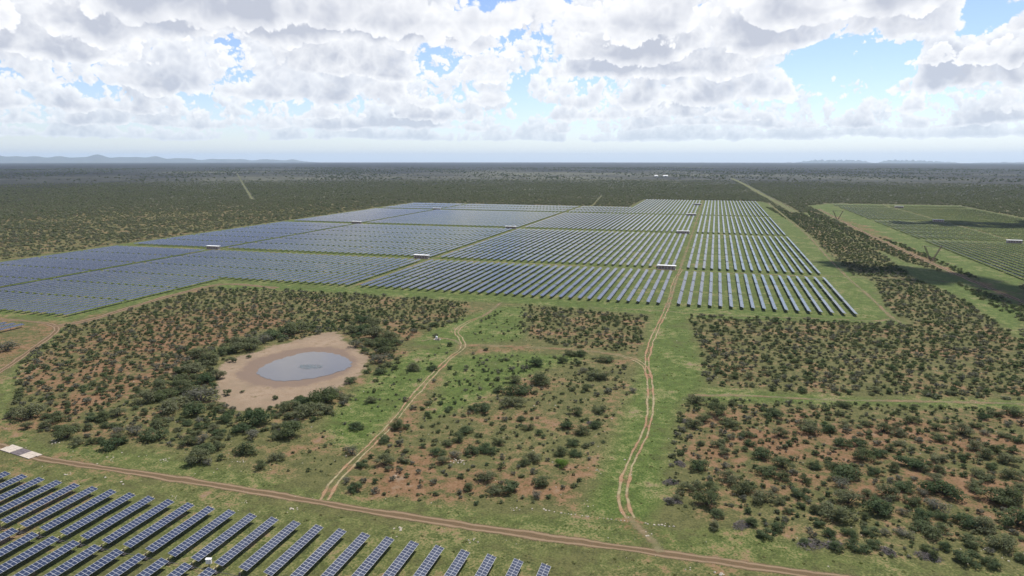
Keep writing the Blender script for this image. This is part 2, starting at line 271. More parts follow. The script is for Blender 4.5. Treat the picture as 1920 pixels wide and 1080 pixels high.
ROADS = {'near_road': (5.2, 'dirt', [(-217.7, 142.2), (-202.2, 140.6), (-192.4, 139.2), (-182.0, 137.7), (-159.1, 138.0), (-135.6, 138.3), (-110.3, 138.3), (-89.7, 138.0), (-76.3, 137.9), (-55.4, 138.1), (-35.9, 138.5), (-17.6, 139.2), (-0.4, 139.8), (16.0, 140.3), (27.4, 140.6), (50.7, 141.3)]), 'left_road': (5.0, 'dirt', [(-261.4, 169.5), (-274.8, 195.3), (-293.7, 224.2), (-307.4, 244.8), (-317.0, 256.3), (-329.5, 263.3), (-344.5, 265.0), (-366.9, 264.8), (-399.7, 265.7)]), 'west_track': (8.5, 'dirt', [(-324.0, 260.1), (-318.4, 274.0), (-323.0, 310.2), (-326.6, 347.5), (-321.6, 386.2), (-278.0, 384.8)]), 'diagonal_track': (4.6, 'twin', [(-90.9, 139.3), (-93.0, 146.5), (-94.1, 153.2), (-95.3, 167.2), (-97.0, 187.9), (-100.9, 212.5), (-104.4, 240.2), (-106.8, 266.5), (-107.1, 282.5), (-114.1, 298.1), (-119.4, 306.2), (-122.1, 317.8), (-121.7, 332.6), (-119.1, 345.1)]), 'diagonal_track_upper': (4, 'faint', [(-119.1, 345.1), (-118.7, 356.3), (-119.6, 370.8), (-120.2, 383.2)]), 'cross_track': (4.2, 'twin', [(-108.4, 285.9), (-98.4, 288.8), (-86.1, 290.6), (-61.6, 293.2), (-41.9, 291.9), (-30.7, 286.6), (-24.6, 278.0), (-21.6, 264.8)]), 'twin_track': (4.6, 'twin', [(-15.4, 152.5), (-17.8, 159.1), (-19.0, 166.0), (-19.3, 177.1), (-18.4, 190.8), (-17.1, 209.3), (-17.8, 231.6), (-20.6, 258.2), (-24.0, 282.9), (-25.2, 313.5), (-24.7, 349.2), (-23.7, 380.4), (-23.5, 423.7), (-24.2, 492.5), (-22.2, 543.0)]), 'track_foot': (3.5, 'faint', [(-16.0, 153.4), (-12.7, 148.3), (-9.3, 143.9), (-7.2, 139.9)]), 'front_track': (3.2, 'faint', [(-68.2, 383.1), (-25.9, 386.8), (0.4, 384.8), (25.7, 386.9), (64.1, 393.0), (85.2, 394.2), (94.0, 401.9)]), 'east_track': (4.2, 'faint', [(97.6, 392.9), (95.9, 410.5), (96.4, 451.0), (96.3, 500.4), (96.1, 549.7), (98.2, 656.8), (103.3, 857.9), (101.8, 1110.1), (101.1, 1444.8)]), 'cross_road_east': (4.5, 'faint', [(80.5, 542.6), (107.5, 543.4), (143.1, 546.9), (166.2, 533.7), (192.7, 502.1)]), 'second_cross': (3.5, 'faint', [(81.0, 805.2), (123.0, 796.6), (173.6, 816.9), (204.2, 815.8)]), 'pylon_road': (7.0, 'dirt', [(178.2, 379.0), (182.0, 425.5), (182.2, 473.3), (179.4, 525.2), (176.7, 594.2), (174.2, 709.1), (171.4, 832.3), (171.6, 996.1), (172.8, 1283.3)]), 'break_track': (4.0, 'faint', [(-5.6, 245.5), (14.9, 251.6), (44.1, 255.6), (69.5, 262.0), (108.6, 270.8)]), 'power_line_cut': (17.0, 'cut', [(67.5, 3269.6), (93.5, 2511.2), (108.8, 1850.5), (119.1, 1486.0), (125.3, 1194.0)]), 'west_cut': (8.0, 'cut', [(-2852.3, 3618.8), (-1839.8, 2356.8), (-1350.8, 1747.2), (-931.7, 1226.2)]), 'north_cut': (3.0, 'cut', [(-213.7, 1222.6), (-234.6, 1417.0), (-260.0, 1630.8)]), 'short_spur': (3.2, 'faint', [(-129.9, 287.3), (-124.9, 294.9), (-116.1, 293.4), (-107.7, 284.2)])}
PYLON_SPOTS = [(177.3, 643.6), (167.3, 1053.4)]
HUT_SPOT = (-123.8, 292.2)
CABINET_SPOT = (-98.8, 107.3)
CAUSEWAY = [(-200.6, 140.7), (-184.1, 137.8)]
PILE_SPOTS = [(10.2, 156.8, 9), (24.7, 152.4, 11), (29.3, 153.8, 8), (40.7, 154.3, 7), (48.5, 154.5, 9), (-7.3, 174.1, 8), (-6.1, 163.9, 8), (-5.5, 186.5, 7), (-5.5, 219.8, 6), (-34.6, 208.8, 7)]
STONE_LINE = [(-36.7, 150.7), (-35.0, 150.4), (-32.9, 150.2), (-30.9, 150.3), (-27.7, 150.4), (-24.4, 150.6), (-20.6, 150.7), (-16.8, 151.1), (-14.3, 151.3), (-11.8, 151.3), (-8.0, 151.4), (-5.3, 151.5)]
STONE_SPOTS = [(-190.9, 148.5, 1.2), (-189.1, 147.3, 1.0), (-194.2, 150.9, 0.8), (-165.5, 144.1, 0.9), (-163.3, 143.3, 0.7), (-156.2, 146.5, 0.9), (-148.3, 146.6, 0.8), (-147.1, 145.9, 0.7), (-127.7, 152.0, 0.8), (-125.3, 152.3, 0.9), (-125.3, 153.1, 0.7), (-128.6, 145.7, 0.9), (-148.0, 146.7, 0.8), (-166.4, 132.4, 1.0), (-147.3, 132.2, 1.2), (-128.4, 130.5, 0.6), (-127.3, 129.7, 0.7), (-109.4, 132.2, 0.6), (-96.0, 133.6, 1.4), (-96.1, 132.5, 0.9), (-95.0, 133.4, 0.8), (-66.6, 132.3, 1.3), (-67.2, 131.6, 0.8), (-67.3, 170.7, 1.1), (-66.0, 170.3, 1.0), (-64.7, 170.3, 1.2), (-67.8, 169.0, 0.9), (-27.2, 175.1, 0.8), (-48.7, 132.6, 0.9), (-49.1, 131.9, 0.7), (-44.0, 148.5, 0.8), (-43.5, 149.2, 0.8), (-39.6, 150.1, 0.9), (-26.0, 155.8, 0.8), (-266.9, 203.6, 1.0), (-264.4, 202.1, 0.8), (-263.1, 197.3, 1.0), (-283.8, 231.8, 1.0), (-257.8, 189.0, 0.9), (-267.6, 198.2, 0.6), (-275.9, 216.3, 0.7), (-10.7, 146.7, 1.0), (65.2, 158.0, 0.9), (-1.3, 135.6, 1.0), (5.7, 135.1, 1.4), (60.5, 160.6, 0.8), (70.1, 161.9, 0.8)]
LANDMARKS = [("the pond's left bank", (-180.3, 210.7)), ("the pond's near bank", (-140.1, 192.6)), ("the pond's right bank", (-133.9, 242.4)), ("the pond's far bank", (-185.7, 270.7)), ('the causeway slabs', (-192.1, 139.2)), ("the left road's bend", (-316.5, 255.3)), ("the diagonal track's foot", (-90.8, 140.2)), ("the diagonal track's middle", (-97.4, 192.5)), ('the fork of the tracks', (-107.7, 284.2)), ("the corridor track's bend", (-22.7, 275.5)), ("the corridor track's foot", (-15.7, 152.9)), ("the firebreak's left end", (-3.7, 244.3)), ("the firebreak's right end", (105.0, 269.8)), ("the picture's bottom right corner", (65.1, 156.3)), ('the middle of the right edge', (82.5, 202.4)), ("the right scrub block's centre", (38.1, 195.9)), ("the middle scrub block's centre", (-56.5, 190.9)), ("the left scrub block's centre", (-221.2, 209.0)), ('the small pump stand', (-123.8, 292.2)), ("the picture's left edge", (-229.0, 163.5)), ("the right scrub's front edge", (20.6, 156.3)), ('the middle of the firebreak', (51.3, 256.6)), ("the right scrub's lower left corner", (-6.1, 163.9))]
BRIGHT_SHRUB = (-37.2, 174.7)
POND_WEED = (-158.0, 237.5)

# ------------------------------------------------------------------ mesh helpers
R_EARTH = 7.4e6


def zg(e, n):
    """height of the ground sheet: flat plain that follows the curve of the earth"""
    return -(e * e + n * n) / (2 * R_EARTH)


class MB:
    """collects faces; build() links them as one mesh object"""
    def __init__(self):
        self.v, self.f, self.m = [], [], []

    def face(self, pts, mi=0):
        i = len(self.v)
        self.v += [tuple(p) for p in pts]
        self.f.append(tuple(range(i, i + len(pts))))
        self.m.append(mi)

    def box(self, x0, x1, y0, y1, z0, z1, mi=0, M=None):
        P = [(x, y, z) for z in (z0, z1) for y in (y0, y1) for x in (x0, x1)]
        if M is not None:
            P = [tuple(M @ Vector(p)) for p in P]
        i = len(self.v)
        self.v += P
        for q in ((0, 2, 3, 1), (4, 5, 7, 6), (0, 1, 5, 4), (2, 6, 7, 3), (0, 4, 6, 2), (1, 3, 7, 5)):
            self.f.append(tuple(i + k for k in q))
            self.m.append(mi)

    def tube(self, pts, rads, sides=5, mi=0, cap=True):
        rings = []
        for k, p in enumerate(pts):
            p = Vector(p)
            a = Vector(pts[max(0, k - 1)])
            b = Vector(pts[min(len(pts) - 1, k + 1)])
            d = (b - a).normalized() if (b - a).length > 1e-9 else Vector((0, 0, 1))
            u = d.orthogonal().normalized()
            w = d.cross(u)
            i = len(self.v)
            for s in range(sides):
                t = 2 * math.pi * s / sides
                self.v.append(tuple(p + (u * math.cos(t) + w * math.sin(t)) * rads[k]))
            rings.append(i)
        for a, b in zip(rings, rings[1:]):
            for s in range(sides):
                t = (s + 1) % sides
                self.f.append((a + s, a + t, b + t, b + s))
                self.m.append(mi)
        if cap:
            self.f.append(tuple(rings[0] + s for s in reversed(range(sides))))
            self.f.append(tuple(rings[-1] + s for s in range(sides)))
            self.m += [mi, mi]

    def mesh(self, name, mats, smooth=False):
        me = bpy.data.meshes.new(name)
        me.from_pydata(self.v, [], self.f)
        for mt in mats:
            me.materials.append(mt)
        me.polygons.foreach_set('material_index', self.m)
        if smooth:
            me.polygons.foreach_set('use_smooth', [True] * len(me.polygons))
        me.update()
        return me

    def build(self, name, mats, parent=None, smooth=False):
        return link(name, self.mesh(name, mats if isinstance(mats, (list, tuple)) else [mats], smooth), parent)


def link(name, data, parent=None, loc=None, rot=None, scale=None):
    o = bpy.data.objects.new(name, data)
    COL.objects.link(o)
    if parent is not None:
        o.parent = parent
    if loc is not None:
        o.location = loc
    if rot is not None:
        o.rotation_euler = rot
    if scale is not None:
        o.scale = scale
    return o


def tag(o, label=None, cat=None, group=None, kind=None):
    for k, v in (('label', label), ('category', cat), ('group', group), ('kind', kind)):
        if v:
            o[k] = v
    return o


def np_mesh(name, verts, faces, mats, attrs=None):
    me = bpy.data.meshes.new(name)
    me.from_pydata([tuple(v) for v in verts], [], faces) if not isinstance(faces, np.ndarray) else fast_mesh(me, verts, faces)
    for m in mats:
        me.materials.append(m)
    for k, a in (attrs or {}).items():
        me.attributes.new(k, 'FLOAT', 'POINT').data.foreach_set('value', np.asarray(a, dtype=np.float32))
    me.update()
    return me


def fast_mesh(me, verts, faces):
    nf, k = faces.shape
    me.vertices.add(len(verts))
    me.vertices.foreach_set('co', np.asarray(verts, dtype=np.float32).ravel())
    me.loops.add(nf * k)
    me.loops.foreach_set('vertex_index', faces.astype(np.int32).ravel())
    me.polygons.add(nf)
    me.polygons.foreach_set('loop_start', np.arange(0, nf * k, k, dtype=np.int32))
    me.update(calc_edges=True)
    me.polygons.foreach_set('use_smooth', np.zeros(nf, bool))
    me.validate()


def in_poly(E, N, poly):
    E, N = np.asarray(E, float), np.asarray(N, float)
    r = np.zeros(E.shape, bool)
    j = len(poly) - 1
    for i in range(len(poly)):
        xi, yi = poly[i]
        xj, yj = poly[j]
        c = ((yi > N) != (yj > N)) & (E < (xj - xi) * (N - yi) / (yj - yi + 1e-9) + xi)
        r ^= c
        j = i
    return r


def poly_dist(E, N, pts, closed=True):
    """distance to a polyline"""
    E, N = np.asarray(E, float), np.asarray(N, float)
    d = np.full(E.shape, 1e9)
    n = len(pts)
    for i in range(n if closed else n - 1):
        (x0, y0), (x1, y1) = pts[i], pts[(i + 1) % n]
        vx, vy = x1 - x0, y1 - y0
        L = vx * vx + vy * vy + 1e-9
        t = np.clip(((E - x0) * vx + (N - y0) * vy) / L, 0, 1)
        d = np.minimum(d, np.hypot(E - x0 - t * vx, N - y0 - t * vy))
    return d


def spline(pts, step=4.0):
    """Catmull-Rom through ground points"""
    P = [np.array(p, float) for p in pts]
    P = [2 * P[0] - P[1]] + P + [2 * P[-1] - P[-2]]
    out = []
    for i in range(1, len(P) - 2):
        n = max(2, int(np.linalg.norm(P[i + 1] - P[i]) / step))
        for k in range(n):
            t = k / n
            a, b, c, d = P[i - 1], P[i], P[i + 1], P[i + 2]
            out.append(0.5 * (2 * b + (c - a) * t + (2 * a - 5 * b + 4 * c - d) * t * t + (3 * b - a - 3 * c + d) * t ** 3))
    out.append(P[-2])
    return np.array(out)


# ------------------------------------------------------------------ materials
def new_mat(name):
    m = bpy.data.materials.new(name)
    m.use_nodes = True
    m.node_tree.nodes.clear()
    nt = NT(m.node_tree)
    out = nt.node('ShaderNodeOutputMaterial')
    return m, nt, out


def geo_pos(nt):
    return S(nt, nt.node('ShaderNodeNewGeometry').outputs['Position'])


def principled(nt, out, color, rough=0.8, metal=0.0, spec=0.3, normal=None, alpha=None):
    b = nt.node('ShaderNodeBsdfPrincipled')
    if isinstance(color, S):
        nt.put(b.inputs['Base Color'], color)
    else:
        b.inputs['Base Color'].default_value = (*color, 1)
    nt.put(b.inputs['Roughness'], rough)
    b.inputs['Metallic'].default_value = metal
    b.inputs['Specular IOR Level'].default_value = spec
    if normal is not None:
        nt.put(b.inputs['Normal'], normal)
    if alpha is not None:
        nt.put(b.inputs['Alpha'], alpha)
    nt.t.links.new(b.outputs[0], out.inputs['Surface'])
    return b


def simple(name, color, rough=0.7, metal=0.0, spec=0.3, vary=0.15, scale=0.8):
    m, nt, out = new_mat(name)
    p = geo_pos(nt)
    n = nt.noise(p, scale, 4, 0.6)
    c = nt.mix(nt.step(n, 0.3, 0.7), tuple(x * (1 - vary) for x in color), tuple(min(1, x * (1 + vary)) for x in color))
    principled(nt, out, c, rough, metal, spec)
    return m


GRASS_OLIVE = (0.088, 0.088, 0.034)
GRASS_LUSH = (0.050, 0.098, 0.015)
STRAW = (0.215, 0.175, 0.090)
SOIL = (0.140, 0.070, 0.036)
SOIL_PALE = (0.190, 0.112, 0.064)
SAND = (0.250, 0.188, 0.130)
MUD = (0.135, 0.100, 0.076)
WOODLAND = (0.070, 0.074, 0.052)


def ground_mat():
    m, nt, out = new_mat("savanna_ground")
    p = geo_pos(nt)
    big = nt.noise(p, 0.012, 3, 0.55)
    mid = nt.noise(p, 0.055, 4, 0.6)
    fine = nt.noise(nt.vadd(p, (71, 3, 0)), 0.30, 4, 0.65)
    grit = nt.noise(nt.vadd(p, (7, 33, 0)), 1.7, 3, 0.7)
    lush, bare, sand, mud, far = (nt.attr(k) for k in ('lush', 'bare', 'sand', 'mud', 'far'))
    cloud_shade = nt.attr('cloud_shade')  # strength of the cloud shade painted on the far plain
    g = nt.mix((lush * 0.70 + (mid - 0.5) * 2.0 + (fine - 0.5) * 1.2).sat(), GRASS_OLIVE, GRASS_LUSH)
    g = nt.mix(nt.step(fine * 0.55 + grit * 0.55 + (mid - 0.5) * 0.7, 0.52, 0.74) * 0.62, g, STRAW)
    g = nt.mix(nt.step(grit * 0.6 + fine * 0.4, 0.36, 0.58), nt.vmul(g, (0.52, 0.58, 0.52)), nt.vmul(g, (1.16, 1.13, 1.10)))
    sfac = nt.step(bare + (mid - 0.5) * 1.7 + (fine - 0.5) * 1.7 + (grit - 0.5) * 0.7 + (big - 0.5) * 0.7, 0.40, 0.84)
    soil = nt.mix(nt.step(fine * 0.5 + grit * 0.5, 0.40, 0.62), SOIL, SOIL_PALE)
    c = nt.mix(sfac * 0.88, g, soil)
    sd = nt.mix(nt.step(fine * 0.5 + grit * 0.5, 0.38, 0.6), nt.vmul(nt.vec(*SAND), (0.78, 0.74, 0.70)), SAND)
    sd = nt.mix(nt.step(mid + (fine - 0.5) * 0.5, 0.46, 0.64) * 0.7, sd, (0.175, 0.132, 0.086))
    c = nt.mix(nt.step(sand + (fine - 0.5) * 1.5 + (mid - 0.5) * 2.0 + (grit - 0.5) * 0.5, 0.30, 0.75), c, sd)
    c = nt.mix(nt.step(mud + (fine - 0.5) * 1.2 + (mid - 0.5) * 1.5, 0.25, 0.8), c, nt.mix(grit, MUD, nt.vmul(nt.vec(*MUD), (1.35, 1.3, 1.25))))
    # far plain: closed bush as tone, with cloud-shadow bands painted into the colour
    w1 = nt.noise(nt.vmul(p, (1, 1, 0)), 0.045, 3, 0.7)
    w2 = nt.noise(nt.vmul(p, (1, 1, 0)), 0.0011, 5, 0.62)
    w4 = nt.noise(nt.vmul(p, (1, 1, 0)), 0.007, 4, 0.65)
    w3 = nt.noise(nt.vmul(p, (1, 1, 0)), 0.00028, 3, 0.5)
    shaded_wood = nt.mix(nt.step(w1, 0.36, 0.62), nt.vmul(nt.vec(*WOODLAND), (0.62, 0.62, 0.66)), nt.vmul(nt.vec(*WOODLAND), (1.45, 1.45, 1.40)))
    shaded_wood = nt.mix(nt.step(w4, 0.40, 0.60), nt.vmul(shaded_wood, (0.72, 0.72, 0.78)), nt.vmul(shaded_wood, (1.30, 1.24, 1.20)))
    shaded_wood = nt.mix(nt.step(w2, 0.42, 0.60) * 0.8, shaded_wood, nt.vmul(shaded_wood, (0.62, 0.62, 0.70)))
    shaded_wood = nt.mix(nt.step(w3, 0.44, 0.56) * 0.9, shaded_wood, nt.vmul(shaded_wood, (0.45, 0.47, 0.55)))  # broad dark patches painted in for cloud shadow
    shaded_wood = nt.mix(nt.step(cloud_shade + (w2 - 0.5) * 2.2 + (w3 - 0.5) * 1.5, 0.25, 0.75), shaded_wood, nt.vmul(shaded_wood, (0.34, 0.37, 0.44)))  # painted cloud shade deepens toward the horizon
    c = nt.mix(far, c, shaded_wood)
    bp = nt.node('ShaderNodeBump')
    bp.inputs['Strength'].default_value = 0.6
    bp.inputs['Distance'].default_value = 0.25
    nt.put(bp.inputs['Height'], grit * 0.6 + fine)
    principled(nt, out, c, 0.95, 0, 0.12, S(nt, bp.outputs[0]))
    return m


def road_mat(name, kind):
    m, nt, out = new_mat(name)
    p = geo_pos(nt)
    mid = nt.noise(p, 0.10, 3, 0.6)
    sway = nt.noise(nt.vadd(p, (91, 17, 0)), 0.16, 2, 0.5)
    u = (nt.attr('across') + (sway - 0.5) * 0.55).abs()
    fine = nt.noise(p, 0.55, 4, 0.65)
    rut = (1.0 - nt.step((u - 0.52).abs(), 0.08, 0.30))
    if kind == 'dirt':
        c = nt.mix(rut * 0.8 + (fine - 0.5) * 0.6, (0.140, 0.094, 0.054), (0.215, 0.155, 0.098))
        a = 1.0 - nt.step(u + (fine - 0.5) * 0.9 + (mid - 0.5) * 0.6, 0.55, 1.0)
        a = a * (0.72 + rut * 0.28)
    elif kind == 'twin':
        c = nt.mix(nt.step(mid, 0.40, 0.62), (0.250, 0.215, 0.120), (0.255, 0.160, 0.092))
        c = nt.mix(nt.step(fine, 0.35, 0.6), nt.vmul(c, (0.75, 0.72, 0.7)), c)
        a = (rut * 1.1 + nt.step(mid, 0.5, 0.7) * (1.0 - nt.step(u, 0.6, 0.95)) * 0.7 + (fine - 0.55) * 1.1).sat()
    elif kind == 'faint':
        c = nt.mix(nt.step(mid, 0.40, 0.65), (0.215, 0.190, 0.105), (0.225, 0.155, 0.092))
        a = ((1.0 - nt.step(u, 0.25, 1.0)) * 0.62 + (fine - 0.5) * 1.3 + (mid - 0.5) * 1.5).sat() * 0.85
    else:
        c = nt.mix(nt.step(fine, 0.35, 0.65), (0.085, 0.105, 0.040), (0.150, 0.140, 0.065))
        a = ((1.0 - nt.step(u, 0.5, 1.0)) + (mid - 0.5) * 0.6).sat() * 0.9
    principled(nt, out, c, 0.95, 0, 0.1, None, a)
    return m


def leaf_mat(name, base, tint, spread=0.35):
    m, nt, out = new_mat(name)
    oi = nt.node('ShaderNodeObjectInfo')
    rv = S(nt, oi.outputs['Random'])
    p = geo_pos(nt)
    n = nt.noise(p, 0.9, 3, 0.6)
    c = nt.mix(rv, base, tint)
    c = nt.mix(nt.step(n, 0.35, 0.65), nt.vmul(c, (1 - spread, 1 - spread, 1 - spread)), nt.vmul(c, (1 + spread, 1 + spread, 1 + spread)))
    d = nt.node('ShaderNodeBsdfDiffuse')
    nt.put(d.inputs['Color'], c)
    t = nt.node('ShaderNodeBsdfTranslucent')
    nt.put(t.inputs['Color'], nt.vmul(c, (1.05, 1.2, 0.6)))
    mx = nt.node('ShaderNodeMixShader')
    mx.inputs[0].default_value = 0.42
    nt.t.links.new(d.outputs[0], mx.inputs[1])
    nt.t.links.new(t.outputs[0], mx.inputs[2])
    nt.t.links.new(mx.outputs[0], out.inputs['Surface'])
    return m


def glass_panel_mat():
    m, nt, out = new_mat("panel_glass")
    oi = nt.node('ShaderNodeObjectInfo')
    rv = S(nt, oi.outputs['Random'])
    c = nt.mix(rv, (0.020, 0.028, 0.056), (0.032, 0.042, 0.074))
    b = principled(nt, out, c, 0.18, 0.0, 0.40)
    b.inputs['Coat Weight'].default_value = 0.0
    return m


def deck_mat():
    """the panel deck of far tables: module frames drawn too fine to build"""
    m, nt, out = new_mat("panel_deck")
    p = geo_pos(nt)
    u, v = nt.attr('du'), nt.attr('dv')
    fu = (nt.math('FRACT', u) - 0.5).abs()
    fv = (nt.math('FRACT', v) - 0.5).abs()
    frame = nt.step(fu.max(fv), 0.43, 0.47)
    n = nt.noise(p, 0.06, 2, 0.5)
    cell = nt.mix(n, (0.020, 0.025, 0.040), (0.032, 0.037, 0.054))
    c = nt.mix(frame * 0.8, cell, (0.34, 0.345, 0.35))
    b = principled(nt, out, c, 0.17, 0.0, 0.5)
    b.inputs['Coat Weight'].default_value = 0.0
    b.inputs['Coat Roughness'].default_value = 0.20
    return m


M_GROUND = ground_mat()
M_ROAD = {k: road_mat("track_" + k, k) for k in ('dirt', 'twin', 'faint', 'cut')}
M_LEAF = [leaf_mat("leaf_olive", (0.094, 0.114, 0.057), (0.150, 0.155, 0.094)),
          leaf_mat("leaf_dark", (0.066, 0.094, 0.048), (0.104, 0.128, 0.068)),
          leaf_mat("leaf_grey", (0.125, 0.125, 0.098), (0.150, 0.145, 0.120)),
          leaf_mat("leaf_bright", (0.100, 0.165, 0.035), (0.105, 0.170, 0.040))]
M_FAR = [leaf_mat("leaf_far_green", (0.120, 0.140, 0.082), (0.190, 0.195, 0.130)), leaf_mat("leaf_far_grey", (0.150, 0.152, 0.112), (0.200, 0.195, 0.150))]
M_HERB = leaf_mat("herb_green", (0.110, 0.135, 0.050), (0.190, 0.175, 0.090), 0.25)
M_BARK = simple("bark", (0.075, 0.060, 0.047), 0.9)
M_DEAD = simple("dead_wood", (0.155, 0.135, 0.125), 0.9)
M_GLASS = glass_panel_mat()
M_DECK = deck_mat()
M_FRAME = simple("panel_frame", (0.38, 0.385, 0.40), 0.45, 0.0, 0.5, 0.05)
M_BACK = simple("panel_back", (0.30, 0.30, 0.31), 0.7, 0.0, 0.3, 0.05)
M_STEEL = simple("galvanised_steel", (0.34, 0.33, 0.30), 0.5, 0.3, 0.5, 0.15)
M_STEEL_DK = simple("weathered_steel", (0.10, 0.09, 0.085), 0.6, 0.2, 0.4, 0.2)
M_YELLOW = simple("primed_steel", (0.42, 0.36, 0.20), 0.6, 0.0, 0.4, 0.15)
M_WHITE = simple("white_paint", (0.74, 0.73, 0.70), 0.6, 0.0, 0.4, 0.06)
M_CABIN = simple("cabin_grey", (0.36, 0.31, 0.29), 0.7, 0.0, 0.3, 0.12)
M_LOUVRE = simple("louvre_brown", (0.20, 0.145, 0.13), 0.7, 0.0, 0.3, 0.12)
M_CONC = simple("concrete_pale", (0.40, 0.345, 0.28), 0.9, 0.0, 0.2, 0.14, 1.2)
M_CONC_DK = simple("concrete_wet", (0.115, 0.095, 0.095), 0.85, 0.0, 0.3, 0.2, 1.2)
M_STONE = simple("calcrete_stone", (0.40, 0.35, 0.28), 0.9, 0.0, 0.2, 0.2, 3.0)
M_PYLON = simple("pylon_steel", (0.16, 0.115, 0.10), 0.7, 0.1, 0.3, 0.15)
M_HILL = simple("hill_bush", (0.085, 0.095, 0.075), 1.0, 0, 0.1, 0.3, 0.004)

# ------------------------------------------------------------------ layout of the solar fields (metres)
# (east from, east to, south end, north end)
NEAR_PITCH, PITCH_E = 5.99, 5.93
BLOCKS = [
    (-332, 79, 402.5, 527.0), (-562, -333, 278.0, 527.0), (-760, -337, 174.5, 256.5),
    (-562, 79, 544.0, 800.0), (-562, 79, 819.0, 1066.0), (-562, -136, 1084.0, 1231.0), (-136, 79, 1084.0, 1471.0),
    (214, 423, 560.0, 810.0), (214, 423, 827.0, 1062.0), (214, 423, 1079.0, 1352.0), (214, 423, 1369.0, 1444.0),
]
FIELD_RECTS = [(-575, 92, 394, 1244), (-145, 92, 1230, 1484), (-575, -326, 268, 400), (-780, -340, 140, 262), (204, 436, 545, 1458),
               (-230, 30, 20, 132)]
NS_LANES = [(-23.4, 395, 1475), (-232.3, 398, 1231), (-450.5, 275, 1231), (306.0, 560, 1445)]
EW_LANES = [(535.5, -562, 80), (809.5, -562, 80), (1075, -562, 80), (818.5, 214, 423), (1070.5, 214, 423), (1360.5, 214, 423)]

# ------------------------------------------------------------------ ground sheet
FWD_AZ = -YAW


def build_ground():
    rad = [0.0, 0.5, 12.0, 28.0, 45.0] + list(60 * 1.0125 ** np.arange(0, 535))
    rad = [x for x in rad if x < 45500] + [45500.0]
    az = np.concatenate([np.arange(-44, 44, 0.30), np.arange(44, 316, 4.0)])
    az = np.radians(az) + FWD_AZ
    R_, A_ = np.meshgrid(np.array(rad[1:]), az, indexing='ij')
    E, N = (R_ * np.sin(A_)).ravel(), (R_ * np.cos(A_)).ravel()
    E, N = np.append(E, 0.0), np.append(N, 0.0)
    nr, na = R_.shape
    idx = np.arange(nr * na).reshape(nr, na)
    a = idx[:-1, :]
    b = idx[1:, :]
    q = np.stack([a, np.roll(a, -1, 1), np.roll(b, -1, 1), b], -1).reshape(-1, 4)
    c = nr * na
    cent = np.stack([np.full(na, c), idx[0], np.roll(idx[0], -1), np.roll(idx[0], -1)], -1)
    verts = np.stack([E, N, zg(E, N)], -1)
    d = np.hypot(E, N)
    near = d < 2500

    def soft_mask(polys, width):
        r = np.zeros(E.shape)
        En, Nn = E[near], N[near]
        o = np.zeros(En.shape)
        for pl in polys:
            s = np.where(in_poly(En, Nn, pl), 1.0, -1.0) * poly_dist(En, Nn, pl)
            o = np.maximum(o, np.clip(0.5 + s / width, 0, 1))
        r[near] = o
        return r

    rects = [[(x0, y0), (x1, y0), (x1, y1), (x0, y1)] for x0, x1, y0, y1 in FIELD_RECTS]
    lush = np.maximum(np.maximum(0.42 * soft_mask(LUSH_AREAS[:1], 7), 0.62 * soft_mask(LUSH_AREAS[1:2], 7)), np.maximum(soft_mask(LUSH_AREAS[2:], 7), 0.9 * soft_mask(rects[:-1], 10)))
    bare = 0.44 + 0.24 * soft_mask(BARE_AREAS, 14) - 0.37 * lush
    bare = np.where(soft_mask([BARE_AREAS[0], BARE_AREAS[1], BARE_AREAS[5], BARE_AREAS[6]], 8) > .5, .56, bare)
    sand = soft_mask([POND_BANK], 6)
    mud = soft_mask([POND_MUD], 7)
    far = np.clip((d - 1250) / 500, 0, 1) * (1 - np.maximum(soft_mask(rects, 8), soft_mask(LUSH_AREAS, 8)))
    # hollow for the pond
    z = verts[:, 2]
    z -= 0.40 * soft_mask([POND_WATER], 9)
    me = bpy.data.meshes.new("ground")
    # centre fan as triangles: keep quads for the rest
    allq = q
    fast_mesh(me, verts, allq)
    me.materials.append(M_GROUND)
    for k, v in (('lush', lush), ('bare', bare), ('sand', sand), ('mud', mud), ('far', far), ('cloud_shade', np.clip((d - 3000) / 3200, 0, 1))):  # last mask: painted cloud shade, rising with distance
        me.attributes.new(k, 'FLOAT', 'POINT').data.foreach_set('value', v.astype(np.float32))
    me.polygons.foreach_set('use_smooth', np.ones(len(me.polygons), bool))
    o = link("ground", me)
    return tag(o, "broad green and red savanna plain running to the horizon", "ground", kind="structure")


build_ground()


def strip(name, pts, width, mat, label, lift=0.03, step=4.0):
    P = spline(pts, step)
    t = np.gradient(P, axis=0)
    t /= np.linalg.norm(t, axis=1)[:, None] + 1e-9
    nrm = np.stack([t[:, 1], -t[:, 0]], -1)
    cols = np.linspace(-1, 1, 5)
    V, A = [], []
    wob = 1 + 0.22 * np.sin(np.arange(len(P)) * 0.43) * np.sin(np.arange(len(P)) * 0.17 + 1) + 0.10 * np.sin(np.arange(len(P)) * 1.3)
    for c in cols:
        Q = P + nrm * (c * width / 2 * wob)[:, None]
        V.append(np.stack([Q[:, 0], Q[:, 1], zg(Q[:, 0], Q[:, 1]) + lift], -1))
        A.append(np.full(len(P), c))
    V, A = np.concatenate(V), np.concatenate(A)
    n = len(P)
    F = []
    for k in range(len(cols) - 1):
        i = np.arange(n - 1)
        F.append(np.stack([k * n + i, (k + 1) * n + i, (k + 1) * n + i + 1, k * n + i + 1], -1))
    F = np.concatenate(F)
    me = bpy.data.meshes.new(name)
    fast_mesh(me, V, F[:, ::-1].copy())
    me.materials.append(mat)
    me.attributes.new('across', 'FLOAT', 'POINT').data.foreach_set('value', A.astype(np.float32))
    o = link(name, me)
    return tag(o, label, "track", kind="structure")


